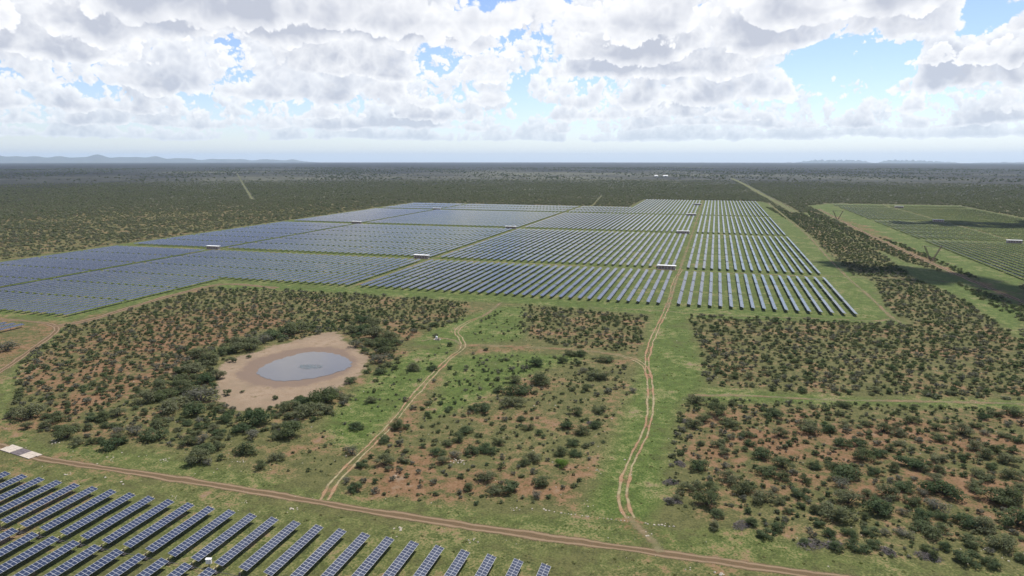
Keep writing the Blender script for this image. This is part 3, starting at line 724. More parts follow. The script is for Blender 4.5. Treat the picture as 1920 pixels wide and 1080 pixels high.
ROAD_NAMES = {
    'near_road': ('dirt_road', 'brown dirt road crossing the foreground above the near panels'),
    'left_road': ('dirt_road', 'brown dirt road bending at the left edge'),
    'west_track': ('dirt_track', 'bare track along the edge of the left panels'),
    'diagonal_track': ('dirt_track', 'two-rut track climbing from the road past the pond'),
    'diagonal_track_upper': ('dirt_track', 'faint end of the track near the panel front'),
    'cross_track': ('dirt_track', 'pale track joining the two ruts across the scrub'),
    'twin_track': ('dirt_track', 'two-rut track running up the green corridor to the field'),
    'track_foot': ('dirt_track', 'orange washed foot of the corridor track'),
    'front_track': ('dirt_track', 'thin track along the front of the panels'),
    'east_track': ('dirt_track', 'track beside the right edge of the big field'),
    'cross_road_east': ('dirt_track', 'track leaving the big field to the right'),
    'second_cross': ('dirt_track', 'faint track between the two fields'),
    'pylon_road': ('dirt_road', 'broad dirt road under the pylons'),
    'break_track': ('dirt_track', 'pale firebreak between the right scrub blocks'),
    'power_line_cut': ('grass_cutline', 'green cut line running to the far plain'),
    'west_cut': ('grass_cutline', 'pale cut line in the far left bush'),
    'north_cut': ('grass_cutline', 'short cut line behind the big field'),
    'short_spur': ('dirt_track', 'short spur to the small pump stand'),
}
for i, (k, (w, kind, pts)) in enumerate(ROADS.items()):
    nm, lb = ROAD_NAMES[k]
    strip(nm, pts, w * (0.74 if w < 10 else 1.0), M_ROAD[kind], lb, 0.03 + 0.012 * (i % 6), 3.0 if w < 10 else 12.0)
for i, (e, n0, n1) in enumerate(NS_LANES):
    strip("service_lane", [(e, n0), (e + 0.4, (n0 + n1) / 2), (e, n1)], 3.4, M_ROAD['faint'], "grassy service lane between panel blocks", 0.11 + 0.01 * i, 8.0)
for i, (n, e0, e1) in enumerate(EW_LANES):
    strip("service_lane", [(e0, n), ((e0 + e1) / 2, n + 0.4), (e1, n)], 4.0, M_ROAD['faint'], "grassy cross lane between panel blocks", 0.16 + 0.01 * i, 8.0)


# ------------------------------------------------------------------ pond
def build_pond():
    P = spline(POND_WATER + [POND_WATER[0]], 1.5)[:-1]
    c = P.mean(0)
    zw = zg(*c) - 0.10
    V = [(c[0], c[1], zw)] + [(x + 0.5 * math.sin(i * 1.7), y + 0.5 * math.cos(i * 2.3), zw) for i, (x, y) in enumerate(P)]
    n = len(P)
    F = [(0, 1 + i, 1 + (i + 1) % n) for i in range(n)]
    m, nt, out = new_mat("muddy_water")
    p = geo_pos(nt)
    n1 = nt.noise(p, 0.10, 3, 0.55)
    c1 = nt.mix(n1, (0.105, 0.098, 0.090), (0.140, 0.128, 0.116))
    b = principled(nt, out, c1, 0.13, 0.0, 0.36)
    bp = nt.node('ShaderNodeBump')
    bp.inputs['Strength'].default_value = 0.05
    bp.inputs['Distance'].default_value = 0.1
    nt.put(bp.inputs['Height'], nt.noise(p, 1.2, 3, 0.6))
    nt.t.links.new(bp.outputs[0], b.inputs['Normal'])
    me = bpy.data.meshes.new("pond_water")
    me.from_pydata(V, [], F)
    me.materials.append(m)
    o = link("pond_water", me)
    tag(o, "still brown water of the oval pond", "water", kind="structure")


build_pond()


def pond_weed():
    c = (POND_WEED[0], POND_WEED[1])
    z = zg(*c) - 0.085
    R = random.Random(4)
    m = simple("pond_weed", (0.085, 0.100, 0.098), 0.35, 0, 0.4, 0.3, 0.6)
    b = MB()
    for _ in range(150):
        a, q = R.uniform(0, 6.283), math.sqrt(R.random())
        x, y = c[0] + math.cos(a) * q * 5.6, c[1] + math.sin(a) * q * 3.4 + math.cos(a) * q * 0.8
        s = R.uniform(0.25, 0.75) * (1.15 - q * 0.6)
        n = 7
        b.face([(x + math.cos(6.283 * k / n) * s * R.uniform(.7, 1.4), y + math.sin(6.283 * k / n) * s * R.uniform(.5, 1.0), z + R.uniform(0, .02)) for k in range(n)])
    tag(b.build("pond_weed", m), "dark weed mat in the middle of the pond", "pond weed", kind="stuff")


pond_weed()


# ------------------------------------------------------------------ far hills
def hills(name, label, az0, az1, dist, profile, depth=2500.0):
    """a ridge line: profile gives (fraction, height) across the bearing range"""
    xs = np.linspace(0, 1, 160)
    px, ph = zip(*profile)
    hh = np.interp(xs, px, ph)
    hh = hh * (1 + 0.10 * np.sin(xs * 61) + 0.07 * np.sin(xs * 143 + 1)) + 6 * np.sin(xs * 37)
    hh = np.maximum(hh, 0) * np.clip(xs * 14, 0, 1) * np.clip((1 - xs) * 14, 0, 1)
    V = []
    prof = [(-1, 0), (-.6, .35), (-.25, .8), (0, 1), (.3, .75), (1, 0)]
    for s, k in prof:
        for x, h in zip(xs, hh):
            a = math.radians(az0 + (az1 - az0) * x) + FWD_AZ
            d = dist + s * depth * (0.5 + 0.004 * h)
            e, n = d * math.sin(a), d * math.cos(a)
            V.append((e, n, zg(e, n) - 4 + h * k * (1 + 0.12 * math.sin(x * 90 + s * 5))))
    n = len(xs)
    F = [(r * n + i, r * n + i + 1, (r + 1) * n + i + 1, (r + 1) * n + i) for r in range(len(prof) - 1) for i in range(n - 1)]
    me = bpy.data.meshes.new(name)
    me.from_pydata(V, [], F)
    me.materials.append(M_HILL)
    me.polygons.foreach_set('use_smooth', [True] * len(F))
    tag(link(name, me), label, "hills", kind="structure")


def hz_h(px_above, dist):
    """height of a crest seen px above the true horizon line"""
    return CAM_H + px_above / 1276.0 * dist + dist * dist / (2 * R_EARTH)


D1 = 39000.0
prof = [(0.0, 3), (.07, 8), (.12, 5), (.22, 6), (.27, 10), (.31, 7), (.36, 6.5), (.46, 9), (.52, 6), (.58, 7), (.65, 3), (.72, 2), (.78, 2.5), (.84, 1), (.92, 1), (1, -2)]
hills("far_hills", "pale blue line of low hills on the far left horizon", -43, -15.5, D1, [(x, hz_h(h * 0.75 - 2.2, D1)) for x, h in prof])
D2 = 40000.0
hills("far_mesa", "flat pale mesa on the far right horizon", 21.5, 27.5, D2, [(0, 60), (.1, hz_h(-6, D2)), (.35, hz_h(-1.5, D2)), (.8, hz_h(-1.5, D2)), (1, 60)])
hills("far_mesa", "second flat mesa at the right horizon, further right", 27.8, 33.0, D2, [(0, 50), (.15, hz_h(-1.5, D2)), (.5, hz_h(-2, D2)), (1, 30)])
hills("far_mesa", "low rise at the right end of the horizon", 33.5, 42.0, D2, [(0, 30), (.4, hz_h(-4, D2)), (1, hz_h(2, D2))])

# ------------------------------------------------------------------ haze
def build_haze():
    m, nt, out = new_mat("air_haze")
    pv = nt.node('ShaderNodeVolumePrincipled')
    pv.inputs['Color'].default_value = (0.66, 0.82, 1.0, 1)
    pv.inputs['Density'].default_value = 2.7e-5
    pv.inputs['Anisotropy'].default_value = 0.2
    nt.t.links.new(pv.outputs[0], out.inputs['Volume'])
    b = MB()
    b.box(-46500, 46500, -46500, 46500, -300, 430)
    o = b.build("haze", m)
    tag(o, "pale blue haze over the plain", "haze", kind="stuff")


build_haze()


# ------------------------------------------------------------------ clouds that shade the right side (high above the frame)
def build_cloud(label, ground_xy, axes, alt, seed):
    """a lumpy cumulus whose shadow falls round ground_xy; axes = [(de, dn, radius, flat)]"""
    R = random.Random(seed)
    off = SUN_DIR * (alt / SUN_DIR.z)
    bm = bmesh.new()
    for de, dn, rr in axes:
        for k in range(9):
            a, q = R.uniform(0, 2 * math.pi), math.sqrt(R.random())
            s = rr * R.uniform(0.28, 0.55)
            mt = Matrix.Translation((de + math.cos(a) * rr * q * 0.8, dn + math.sin(a) * rr * q * 0.8, R.uniform(0.0, 0.5) * rr)) @ Matrix.Diagonal((s, s, s * 0.75, 1))
            bmesh.ops.create_icosphere(bm, subdivisions=3, radius=1.0, matrix=mt)
    from mathutils import noise as mn
    for v in bm.verts:
        p = v.co * 0.05
        d = mn.fractal(p, 0.6, 2.1, 5)
        v.co += v.normal * d * 7.0 if v.normal.length else Vector((0, 0, 0))
        if v.co.z < -6:
            v.co.z = -6 + (v.co.z + 6) * 0.15
    me = bpy.data.meshes.new("cloud")
    bm.to_mesh(me)
    bm.free()
    me.polygons.foreach_set('use_smooth', [True] * len(me.polygons))
    me.materials.append(M_CLOUD)
    o = link("cloud", me, loc=(ground_xy[0] + off.x, ground_xy[1] + off.y, alt))
    tag(o, label, "cloud", kind="structure")


m, nt, out = new_mat("cloud_white")
df, tl, mx = nt.node('ShaderNodeBsdfDiffuse'), nt.node('ShaderNodeBsdfTranslucent'), nt.node('ShaderNodeMixShader')
df.inputs[0].default_value = tl.inputs[0].default_value = (0.92, 0.92, 0.94, 1)
mx.inputs[0].default_value = 0.45
nt.t.links.new(df.outputs[0], mx.inputs[1])
nt.t.links.new(tl.outputs[0], mx.inputs[2])
nt.t.links.new(mx.outputs[0], out.inputs['Surface'])
M_CLOUD = m
CLOUD_ALT = 900.0
build_cloud("cumulus cloud that shades the scrub beside the pylon road", (150, 530),
            [(-48, 78, 18), (-20, 62, 26), (15, 30, 34), (45, -25, 36), (85, -75, 46), (130, -60, 70), (170, -120, 70)], CLOUD_ALT, 3)
build_cloud("cumulus cloud that shades the right-hand field", (345, 1040),
            [(-95, 0, 22), (-50, 6, 36), (0, 10, 45), (60, 20, 60), (130, 30, 70), (200, 20, 80)], CLOUD_ALT, 5)


# ------------------------------------------------------------------ view test: only to choose which repeats are built one by one
def view(e, n, z=0.0):
    X = e * math.cos(YAW) + n * math.sin(YAW)
    Y = -e * math.sin(YAW) + n * math.cos(YAW)
    Z = z - CAM_H
    df_ = Y * math.cos(PITCH) - Z * math.sin(PITCH)
    du_ = Y * math.sin(PITCH) + Z * math.cos(PITCH)
    if df_ < 1:
        return None
    return X / df_ * 1276 + 960, 540 - du_ / df_ * 1276, df_


def in_frame(e, n, pad=0):
    p = view(e, n)
    return p is not None and -pad <= p[0] <= 1920 + pad and 0 <= p[1] <= 1080 + pad


ONES = ['', 'first', 'second', 'third', 'fourth', 'fifth', 'sixth', 'seventh', 'eighth', 'ninth', 'tenth', 'eleventh', 'twelfth',
        'thirteenth', 'fourteenth', 'fifteenth', 'sixteenth', 'seventeenth', 'eighteenth', 'nineteenth']
TENS = {2: 'twent', 3: 'thirt', 4: 'fort', 5: 'fift', 6: 'sixt', 7: 'sevent', 8: 'eight', 9: 'ninet'}


def ordinal(n):
    if n < 20:
        return ONES[n]
    t, o = divmod(n, 10)
    return TENS[t] + ('ieth' if o == 0 else 'y-' + ONES[o])


# ------------------------------------------------------------------ solar tables
TILT = math.radians(14.5)
TABLE_L, TABLE_W, AXIS_Z = 19.4, 2.05, 1.55
NPAN = 20
RT = Matrix.Translation((0, 0, AXIS_Z)) @ Matrix.Rotation(TILT, 4, 'Y')


def panel_mesh():
    b = MB()
    p = TABLE_L / NPAN
    hw, hl = TABLE_W / 2, p / 2 - 0.012
    b.box(-hw, hw, -hl, hl, -0.035, 0.0, 0)
    fr = 0.042
    for x0, x1 in ((-hw + fr, -fr * 0.55), (fr * 0.55, hw - fr)):
        b.box(x0, x1, -hl + fr, hl - fr, -0.002, 0.004, 1)
    return b.mesh("panel", [M_FRAME, M_GLASS])


def post_mesh():
    b = MB()
    b.box(-0.08, 0.08, -0.05, 0.05, -0.4, AXIS_Z - 0.20, 0)
    b.box(-0.14, 0.14, -0.10, 0.10, AXIS_Z - 0.24, AXIS_Z - 0.12, 0)
    return b.mesh("post", [M_STEEL_DK])


def tube_mesh():
    b = MB()
    b.tube([(0, -TABLE_L / 2 - 0.65, 0), (0, TABLE_L / 2 + 0.65, 0)], [0.085, 0.085], 6)
    return b.mesh("torque_tube", [M_YELLOW])


def rod_mesh():
    b = MB()
    b.tube([(-NEAR_PITCH, 0, 0), (0, 0, 0)], [0.06, 0.06], 5)
    b.box(-0.14, 0.14, -0.14, 0.14, -0.45, 0.9)
    b.box(-0.55, 0.45, -0.35, 0.30, -0.50, -0.18)
    return b.mesh("drive_rod", [M_STEEL_DK])


def rail_mesh():
    b = MB()
    for x in (-0.55, 0.55):
        b.box(x - 0.03, x + 0.03, -TABLE_L / 2, TABLE_L / 2, -0.09, -0.04)
    return b.mesh("panel_rail", [M_STEEL])


PANEL, POST, TUBE, ROD, RAIL = panel_mesh(), post_mesh(), tube_mesh(), rod_mesh(), rail_mesh()


def near_table(e, n, label, drive):
    root = tag(link("solar_table", None, loc=(e, n, zg(e, n))), label, "solar table", "solar tables of the near field")
    for k in range(NPAN):
        y = -TABLE_L / 2 + (k + 0.5) * TABLE_L / NPAN
        o = link("panel", PANEL, root)
        o.matrix_local = RT @ Matrix.Translation((0, y, 0.10)) @ Matrix.Rotation(rnd.gauss(0, 0.004), 4, 'X') @ Matrix.Rotation(rnd.gauss(0, 0.004), 4, 'Y')
    link("torque_tube", TUBE, root, (0, 0, AXIS_Z - 0.10))
    o = link("panel_rail", RAIL, root)
    o.matrix_local = RT @ Matrix.Translation((0, 0, 0.10))
    for k in range(4):
        link("post", POST, root, (0, -TABLE_L / 2 + 1.6 + k * 5.4, 0))
    if drive:
        link("drive_rod", ROD, root, (0, -TABLE_L / 2 - 0.95, 0.55))
    return root


def far_table_arrays():
    """one far table: deck, back, tube and posts, as arrays for a shared mesh and for the joined mass"""
    V, F, M, DU, DV = [], [], [], [], []

    def quadbox(x0, x1, y0, y1, z0, z1, mats, T=None, uv=False):
        i = len(V)
        for z in (z0, z1):
            for y in (y0, y1):
                for x in (x0, x1):
                    q = Vector((x, y, z))
                    V.append(tuple(T @ q if T else q))
                    DU.append((x - x0) / (x1 - x0) * 2 if uv else 0.5)
                    DV.append((y - y0) / (y1 - y0) * NPAN if uv else 0.5)
        for k, q in enumerate(((0, 2, 3, 1), (4, 5, 7, 6), (0, 1, 5, 4), (2, 6, 7, 3), (0, 4, 6, 2), (1, 3, 7, 5))):
            F.append([i + a for a in q])
            M.append(mats[k])
    quadbox(-TABLE_W / 2, TABLE_W / 2, -TABLE_L / 2, TABLE_L / 2, -0.04, 0.0, [1, 0, 1, 1, 1, 1], RT @ Matrix.Translation((0, 0, 0.1)), True)
    quadbox(-0.07, 0.07, -TABLE_L / 2 - 0.4, TABLE_L / 2 + 0.4, AXIS_Z - 0.17, AXIS_Z - 0.03, [2] * 6)
    for k in range(4):
        y = -TABLE_L / 2 + 1.2 + k * 5.65
        quadbox(-0.08, 0.08, y - 0.06, y + 0.06, -0.3, AXIS_Z - 0.1, [2] * 6)
    return np.array(V), np.array(F), np.array(M), np.array(DU), np.array(DV)


FT = far_table_arrays()


def table_mass(name, spots):
    V, F, M, DU, DV = FT
    sp = np.array(spots)
    n = len(sp)
    jit = RNG.normal(0, 0.02, (n, 1))
    off = np.stack([sp[:, 0], sp[:, 1], zg(sp[:, 0], sp[:, 1])], -1)
    # every row keeps its own small tilt error
    ang = np.array([0.018 * math.sin(e * 1.7 + 0.9 * math.floor(k_ / 60.0)) for e, k_ in sp])
    lv = np.repeat(V[None], n, 0)
    ca, sa = np.cos(ang)[:, None], np.sin(ang)[:, None]
    x, z = lv[:, :, 0].copy(), lv[:, :, 2] - AXIS_Z
    top = V[:, 2] > AXIS_Z - 0.6
    nx, nz = x * ca + z * sa, -x * sa + z * ca + AXIS_Z
    lv[:, :, 0] = np.where(top[None], nx, x)
    lv[:, :, 2] = np.where(top[None], nz, lv[:, :, 2])
    verts = (lv + off[:, None]).reshape(-1, 3)
    faces = (F[None] + (np.arange(n) * len(V))[:, None, None]).reshape(-1, 4)
    me = bpy.data.meshes.new(name)
    fast_mesh(me, verts, faces)
    for mt in (M_DECK, M_BACK, M_STEEL_DK):
        me.materials.append(mt)
    me.polygons.foreach_set('material_index', np.tile(M, n).astype(np.int32))
    for k, a in (('du', DU), ('dv', DV)):
        me.attributes.new(k, 'FLOAT', 'POINT').data.foreach_set('value', np.tile(a, n).astype(np.float32))
    return me


# near field: rows counted from the right
near_n0 = 125.8 - TABLE_L / 2
near_e0 = -113.6
n_near = 0
rows_near = [k for k in range(-13, 17)]
for k in rows_near:
    e = near_e0 + NEAR_PITCH * k
    if k == 15:
        continue
    nth = 16 - k + (0 if k == 16 else 0)
    nth = 1 if k == 16 else 16 - k
    for j in range(2):
        n = near_n0 - j * (TABLE_L + 1.75)
        if not any(in_frame(e + dx_, n + dy_, 6) for dx_ in (-1, 1) for dy_ in (-TABLE_L / 2, 0, TABLE_L / 2)):
            continue
        where = "far end" if j == 0 else "second table"
        near_table(e, n, ("blue solar table at the far end of the %s near row from the right" if j == 0 else
                          "blue solar table behind the end one in the %s near row from the right").replace("behind the end one", "next below the end one") % ordinal(nth), True)
        n_near += 1

# the other fields
spots = []
lanes_e = [x[0] for x in NS_LANES]
for bi, (e0, e1, s0, s1) in enumerate(BLOCKS):
    L = s1 - s0
    npair = max(1, int(L / 40.2))
    per = L / npair
    base = 6.45 if e1 < 200 else 214 + 1.0
    k0 = int(math.floor((e0 - base) / PITCH_E))
    for k in range(k0, k0 + int((e1 - e0) / PITCH_E) + 3):
        e = base + k * PITCH_E
        if e < e0 or e > e1:
            continue
        if any(abs(e - le) < PITCH_E * 0.62 for le in lanes_e):
            continue
        for p_ in range(npair):
            gap = 0.55
            y0 = s0 + p_ * per
            for q_ in range(2):
                n = y0 + TABLE_L / 2 + q_ * (TABLE_L + gap)
                if n + TABLE_L / 2 > s1 + 1:
                    continue
                spots.append((e, n, bi, k, p_ * 2 + q_))
seen = [s for s in spots if in_frame(s[0], s[1])]
seen.sort(key=lambda s: s[0] ** 2 + s[1] ** 2)
single = set((s[0], s[1]) for s in seen[:300 - n_near])
far_me = table_mass("solar_table", [(0.0, 0.0)])
tube_line = {}
for s in spots:
    if (s[0], s[1]) not in single:
        continue
    e, n, bi, k, q = s
    lane = -23.4
    if bi == 0 or bi == 3:
        side = "right" if e > lane else "left"
        cnt = int(round(abs(e - lane) / PITCH_E))
        if e < -232.3:
            side, cnt, ref = "left", int(round(abs(e + 232.3) / PITCH_E)), "second lane"
        else:
            ref = "corridor track"
        pos = ordinal(q + 1) if q else "front"
        label = "%s solar table in the %s row %s of the %s" % (pos, ordinal(max(1, cnt)), side, ref)
        if bi == 3:
            label += ", behind the station"
    elif bi == 1:
        label = "%s solar table from the front, %s row from the left block's right edge" % (ordinal(q + 1), ordinal(int(round((-333 - e) / PITCH_E)) + 1))
    elif bi == 2:
        label = "%s solar table, %s row from the right in the far left corner patch" % (ordinal(q + 1), ordinal(int(round((-346 - e) / PITCH_E)) + 1))
    else:
        label = "%s solar table, %s row from the left in the right-hand field" % (ordinal(q + 1), ordinal(int(round((e - 214) / PITCH_E)) + 1))
    o = link("solar_table", far_me, loc=(e, n, zg(e, n)), rot=(0, 0.018 * math.sin(e * 1.7), 0))
    tag(o, label, "solar table", "solar tables of the far fields")
rest = [(s[0], s[1]) for s in spots if (s[0], s[1]) not in single]
o = link("solar_tables", table_mass("solar_tables", rest))
tag(o, "far ranks of blue grey solar tables filling the plain", "solar tables", kind="stuff")


# ------------------------------------------------------------------ shrubs
def crown(b, R, nleaf, leaf, hgt, lobes, mi=0, flat=0.75):
    """leaf clumps spread through a few uneven lobes; unit width"""
    L = []
    for k in range(lobes):
        a, q = R.uniform(0, 2 * math.pi) if k < 2 else 2.4 * k + R.uniform(-.5, .5), (0 if k == 0 else R.uniform(0.14, 0.40))
        rr = R.uniform(0.12, 0.24) if k else 0.27
        zc = R.uniform(0.22, 0.62) * hgt * (1.15 - q)
        L.append((math.cos(a) * q, math.sin(a) * q, zc, rr))
    tot = sum(l[3] ** 2 for l in L)
    for lx, ly, lz, rr in L:
        for _ in range(max(6, int(nleaf * rr * rr / tot))):
            d = Vector((R.gauss(0, 1), R.gauss(0, 1), R.gauss(0.25, 1)))
            if d.length < 1e-3:
                continue
            d.normalize()
            p = Vector((lx, ly, lz)) + Vector((d.x, d.y, d.z * flat)) * rr * (R.random() ** 0.30) * R.uniform(0.85, 1.12)
            if p.z < 0.02:
                p.z = R.uniform(0.02, 0.10)
            nrm = (d + Vector((R.gauss(0, 0.4), R.gauss(0, 0.4), R.gauss(0.7, 0.4)))).normalized()
            u = nrm.orthogonal().normalized()
            w = nrm.cross(u)
            t = R.uniform(0, math.pi)
            u, w = u * math.cos(t) + w * math.sin(t), w * math.cos(t) - u * math.sin(t)
            s = leaf * R.uniform(0.6, 1.35)
            b.face([p - u * s * 0.5, p + w * s * R.uniform(0.25, 0.45), p + u * s * 0.5, p - w * s * R.uniform(0.25, 0.45)], mi)
    return L


def stems(b, R, L, mi=0, sides=4):
    for lx, ly, lz, rr in L:
        m_ = (lx * 0.45 + R.uniform(-.03, .03), ly * 0.45 + R.uniform(-.03, .03), lz * 0.5)
        b.tube([(lx * 0.08, ly * 0.08, -0.05), m_, (lx * 0.95, ly * 0.95, lz)], [0.022, 0.015, 0.006], sides, mi, False)


HI, LO = [], []
for v in range(12):
    R = random.Random(100 + v)
    mat = M_LEAF[[0, 1, 1, 0, 1, 0, 0, 1, 2, 1, 0, 3][v]]
    hgt = R.uniform(0.62, 0.86)
    b1, b2 = MB(), MB()
    L = crown(b1, R, 1500 if mat is not M_LEAF[2] else 700, 0.056, hgt, R.randint(8, 11))
    stems(b2, R, L)
    HI.append((b1.mesh("crown", [mat]), b2.mesh("trunk", [M_BARK if v != 8 else M_DEAD])))
for v in range(8):
    R = random.Random(300 + v)
    mat = M_LEAF[[0, 1, 2, 0, 1, 0, 2, 1][v]]
    b1 = MB()
    L = crown(b1, R, 330, 0.115, R.uniform(0.60, 0.85), R.randint(6, 9))
    stems(b1, R, L[:4], 1, 3)
    LO.append(b1.mesh("low_shrub", [mat, M_BARK]))

FAR = []
for v in range(6):
    R = random.Random(700 + v)
    b1 = MB()
    L = crown(b1, R, 240, 0.14, R.uniform(0.50, 0.65), R.randint(6, 8))
    FAR.append(b1.mesh("far_shrub", [M_FAR[[0, 0, 1, 0, 1, 0][v]]]))

road_lines = [(spline(p, 6.0).tolist(), w) for w, kd, p in ROADS.values()]


class Hash:
    def __init__(self, cell=6.0):
        self.c, self.d = cell, {}

    def near(self, e, n, r):
        i, j = int(e // self.c), int(n // self.c)
        k = int(r // self.c) + 1
        for a in range(i - k, i + k + 1):
            for b_ in range(j - k, j + k + 1):
                for (x, y, q) in self.d.get((a, b_), ()):
                    if (x - e) ** 2 + (y - n) ** 2 < (r * 0.5 + q * 0.5) ** 2:
                        return True
        return False

    def add(self, e, n, w):
        self.d.setdefault((int(e // self.c), int(n // self.c)), []).append((e, n, w))


shr = [(e, n, w * 1.12, 'd') for e, n, w in SHRUB_SPOTS]
hs = Hash()
for e, n, w, _ in shr:
    hs.add(e, n, w)
near_lines = [(l, w) for l, w in road_lines]


def road_clear(E, N, extra=0.6):
    ok = np.ones(len(E), bool)
    for l, w in near_lines:
        l_ = np.array(l)
        sel = (E > l_[:, 0].min() - w) & (E < l_[:, 0].max() + w) & (N > l_[:, 1].min() - w) & (N < l_[:, 1].max() + w)
        if sel.any():
            st = l_[::2] if len(l_) > 40 else l_
            d = poly_dist(E[sel], N[sel], [tuple(x) for x in st] + [tuple(l_[-1])], False)
            ok[np.where(sel)[0]] &= d > w * 0.5 + extra
    return ok


def fill(poly, per_m2, lo, hi, overlap=0.75):
    P = np.array(poly)
    x0, y0, x1, y1 = *P.min(0), *P.max(0)
    n = int((x1 - x0) * (y1 - y0) / per_m2 * 1.25)
    E, N = RNG.uniform(x0, x1, n), RNG.uniform(y0, y1, n)
    Wd = lo + (hi - lo) * RNG.random(n) ** 1.7
    ok = in_poly(E, N, poly) & ~in_poly(E, N, POND_BANK) & road_clear(E, N)
    for e, n_, w in zip(E[ok], N[ok], Wd[ok]):
        if hs.near(e, n_, w * overlap):
            continue
        hs.add(e, n_, w)
        shr.append((float(e), float(n_), float(w), 'f'))


for k_ in ('thicket_west', 'thicket_east', 'thicket_north'):
    fill(SHRUB_AREAS[k_], 5, 2.4, 5.0, 0.5)
fill(SHRUB_AREAS['right_lower'], 7, 0.9, 3.2)
fill(SHRUB_AREAS['right_upper'], 6.5, 1.4, 4.8)
fill(SHRUB_AREAS['right_wedge'], 6.5, 1.6, 4.6)
fill(SHRUB_AREAS['middle'], 15, 0.6, 2.4)
fill(SHRUB_AREAS['upper_middle'], 6.5, 1.2, 4.2)
fill(SHRUB_AREAS['upper_track'], 30, 0.7, 2.4)
fill(SHRUB_AREAS['left'], 6.5, 1.2, 4.2)
fill(SHRUB_AREAS['pond_grass'], 26, 0.5, 1.8)
fill(SHRUB_AREAS['strip_west'], 8, 1.7, 4.2, 0.6)
fill(SHRUB_AREAS['strip_east'], 7, 1.8, 4.4, 0.6)
fill(SHRUB_AREAS['strip_near'], 7, 1.8, 4.6, 0.6)


def px_size(s):
    p = view(s[0], s[1])
    if p is None or not (-8 < p[0] < 1928 and 200 < p[1] < 1090):
        return 0
    return s[2] / p[2]


order = sorted(range(len(shr)), key=lambda i: -px_size(shr[i]))
chosen = order[:300]
by_lm = {}
for i in chosen:
    e, n, w, _ = shr[i]
    lm = min(range(len(LANDMARKS)), key=lambda k: (LANDMARKS[k][1][0] - e) ** 2 + (LANDMARKS[k][1][1] - n) ** 2)
    by_lm.setdefault(lm, []).append(((LANDMARKS[lm][1][0] - e) ** 2 + (LANDMARKS[lm][1][1] - n) ** 2, i))
bright_spot = min(chosen, key=lambda i: (shr[i][0] - BRIGHT_SHRUB[0]) ** 2 + (shr[i][1] - BRIGHT_SHRUB[1]) ** 2)
TONE = {0: 'olive', 1: 'dark green', 2: 'grey', 3: 'bright green'}
VT = [0, 1, 1, 0, 1, 0, 0, 1, 2, 1, 0, 3]
for lm, lst in by_lm.items():
    lst.sort()
    for rank, (_, i) in enumerate(lst):
        e, n, w, _k = shr[i]
        v = 11 if i == bright_spot else rnd.choice([0, 1, 2, 3, 4, 5, 6, 7, 9, 10, 0, 3, 5, 6, 8, 8])
        size = 'broad' if w > 5.2 else ('medium' if w > 3.4 else 'small')
        label = "%s %s thorn bush, %s nearest big bush to %s" % (size, TONE[VT[v]], ordinal(rank + 1), LANDMARKS[lm][0])
        root = tag(link("thorn_bush", None, loc=(e, n, zg(e, n)), rot=(0, 0, rnd.uniform(0, 6.28)), scale=(w * rnd.uniform(.9, 1.25), w * rnd.uniform(.9, 1.25), w * rnd.uniform(0.72, 0.95) * (1.1 if w < 4 else 0.9))),
                   label, "bush", "thorn bushes of the scrub")
        link("crown", HI[v][0], root)
        link("trunk", HI[v][1], root)
rest_s = [shr[i] for i in order[300:]]

# the far bush, beyond the fields
nf = 380000
rr = np.sqrt(RNG.uniform(230.0 ** 2, 3000.0 ** 2, nf))
aa = RNG.uniform(-math.radians(41), math.radians(41), nf) + FWD_AZ
E, N = rr * np.sin(aa), rr * np.cos(aa)
ok = rr > 0
for x0, x1, y0, y1 in FIELD_RECTS:
    ok &= ~((E > x0 - 3) & (E < x1 + 3) & (N > y0 - 3) & (N < y1 + 3))
for pl in LUSH_AREAS:
    ok &= ~in_poly(E, N, pl)
for pl in list(SHRUB_AREAS.values()) + [POND_BANK] + BARE_AREAS[:2] + BARE_AREAS[5:]:
    ok &= ~in_poly(E, N, pl)
# nothing on the near ground between the road and the mapped blocks
ok &= ~((N < 262) & (E > -345) & (E < 200)) & ~((N < 402) & (E > -330) & (E < 75))
ok &= RNG.random(nf) < np.clip((3050 - rr) / 1700.0, 0.0, 0.85)
E, N = E[ok], N[ok]
ok = road_clear(E, N, 0.5)
E, N = E[ok], N[ok]
Wd = 1.7 + 3.4 * RNG.random(len(E)) ** 1.6
dist = np.hypot(E, N)
Wd *= np.where(dist > 1200, 1.15, 1.0)
patch = np.sin(E * 0.011 + 1.3) * np.sin(N * 0.009) + 0.6 * np.sin(E * 0.027 - N * 0.021)
Wd *= 1 + 0.14 * patch


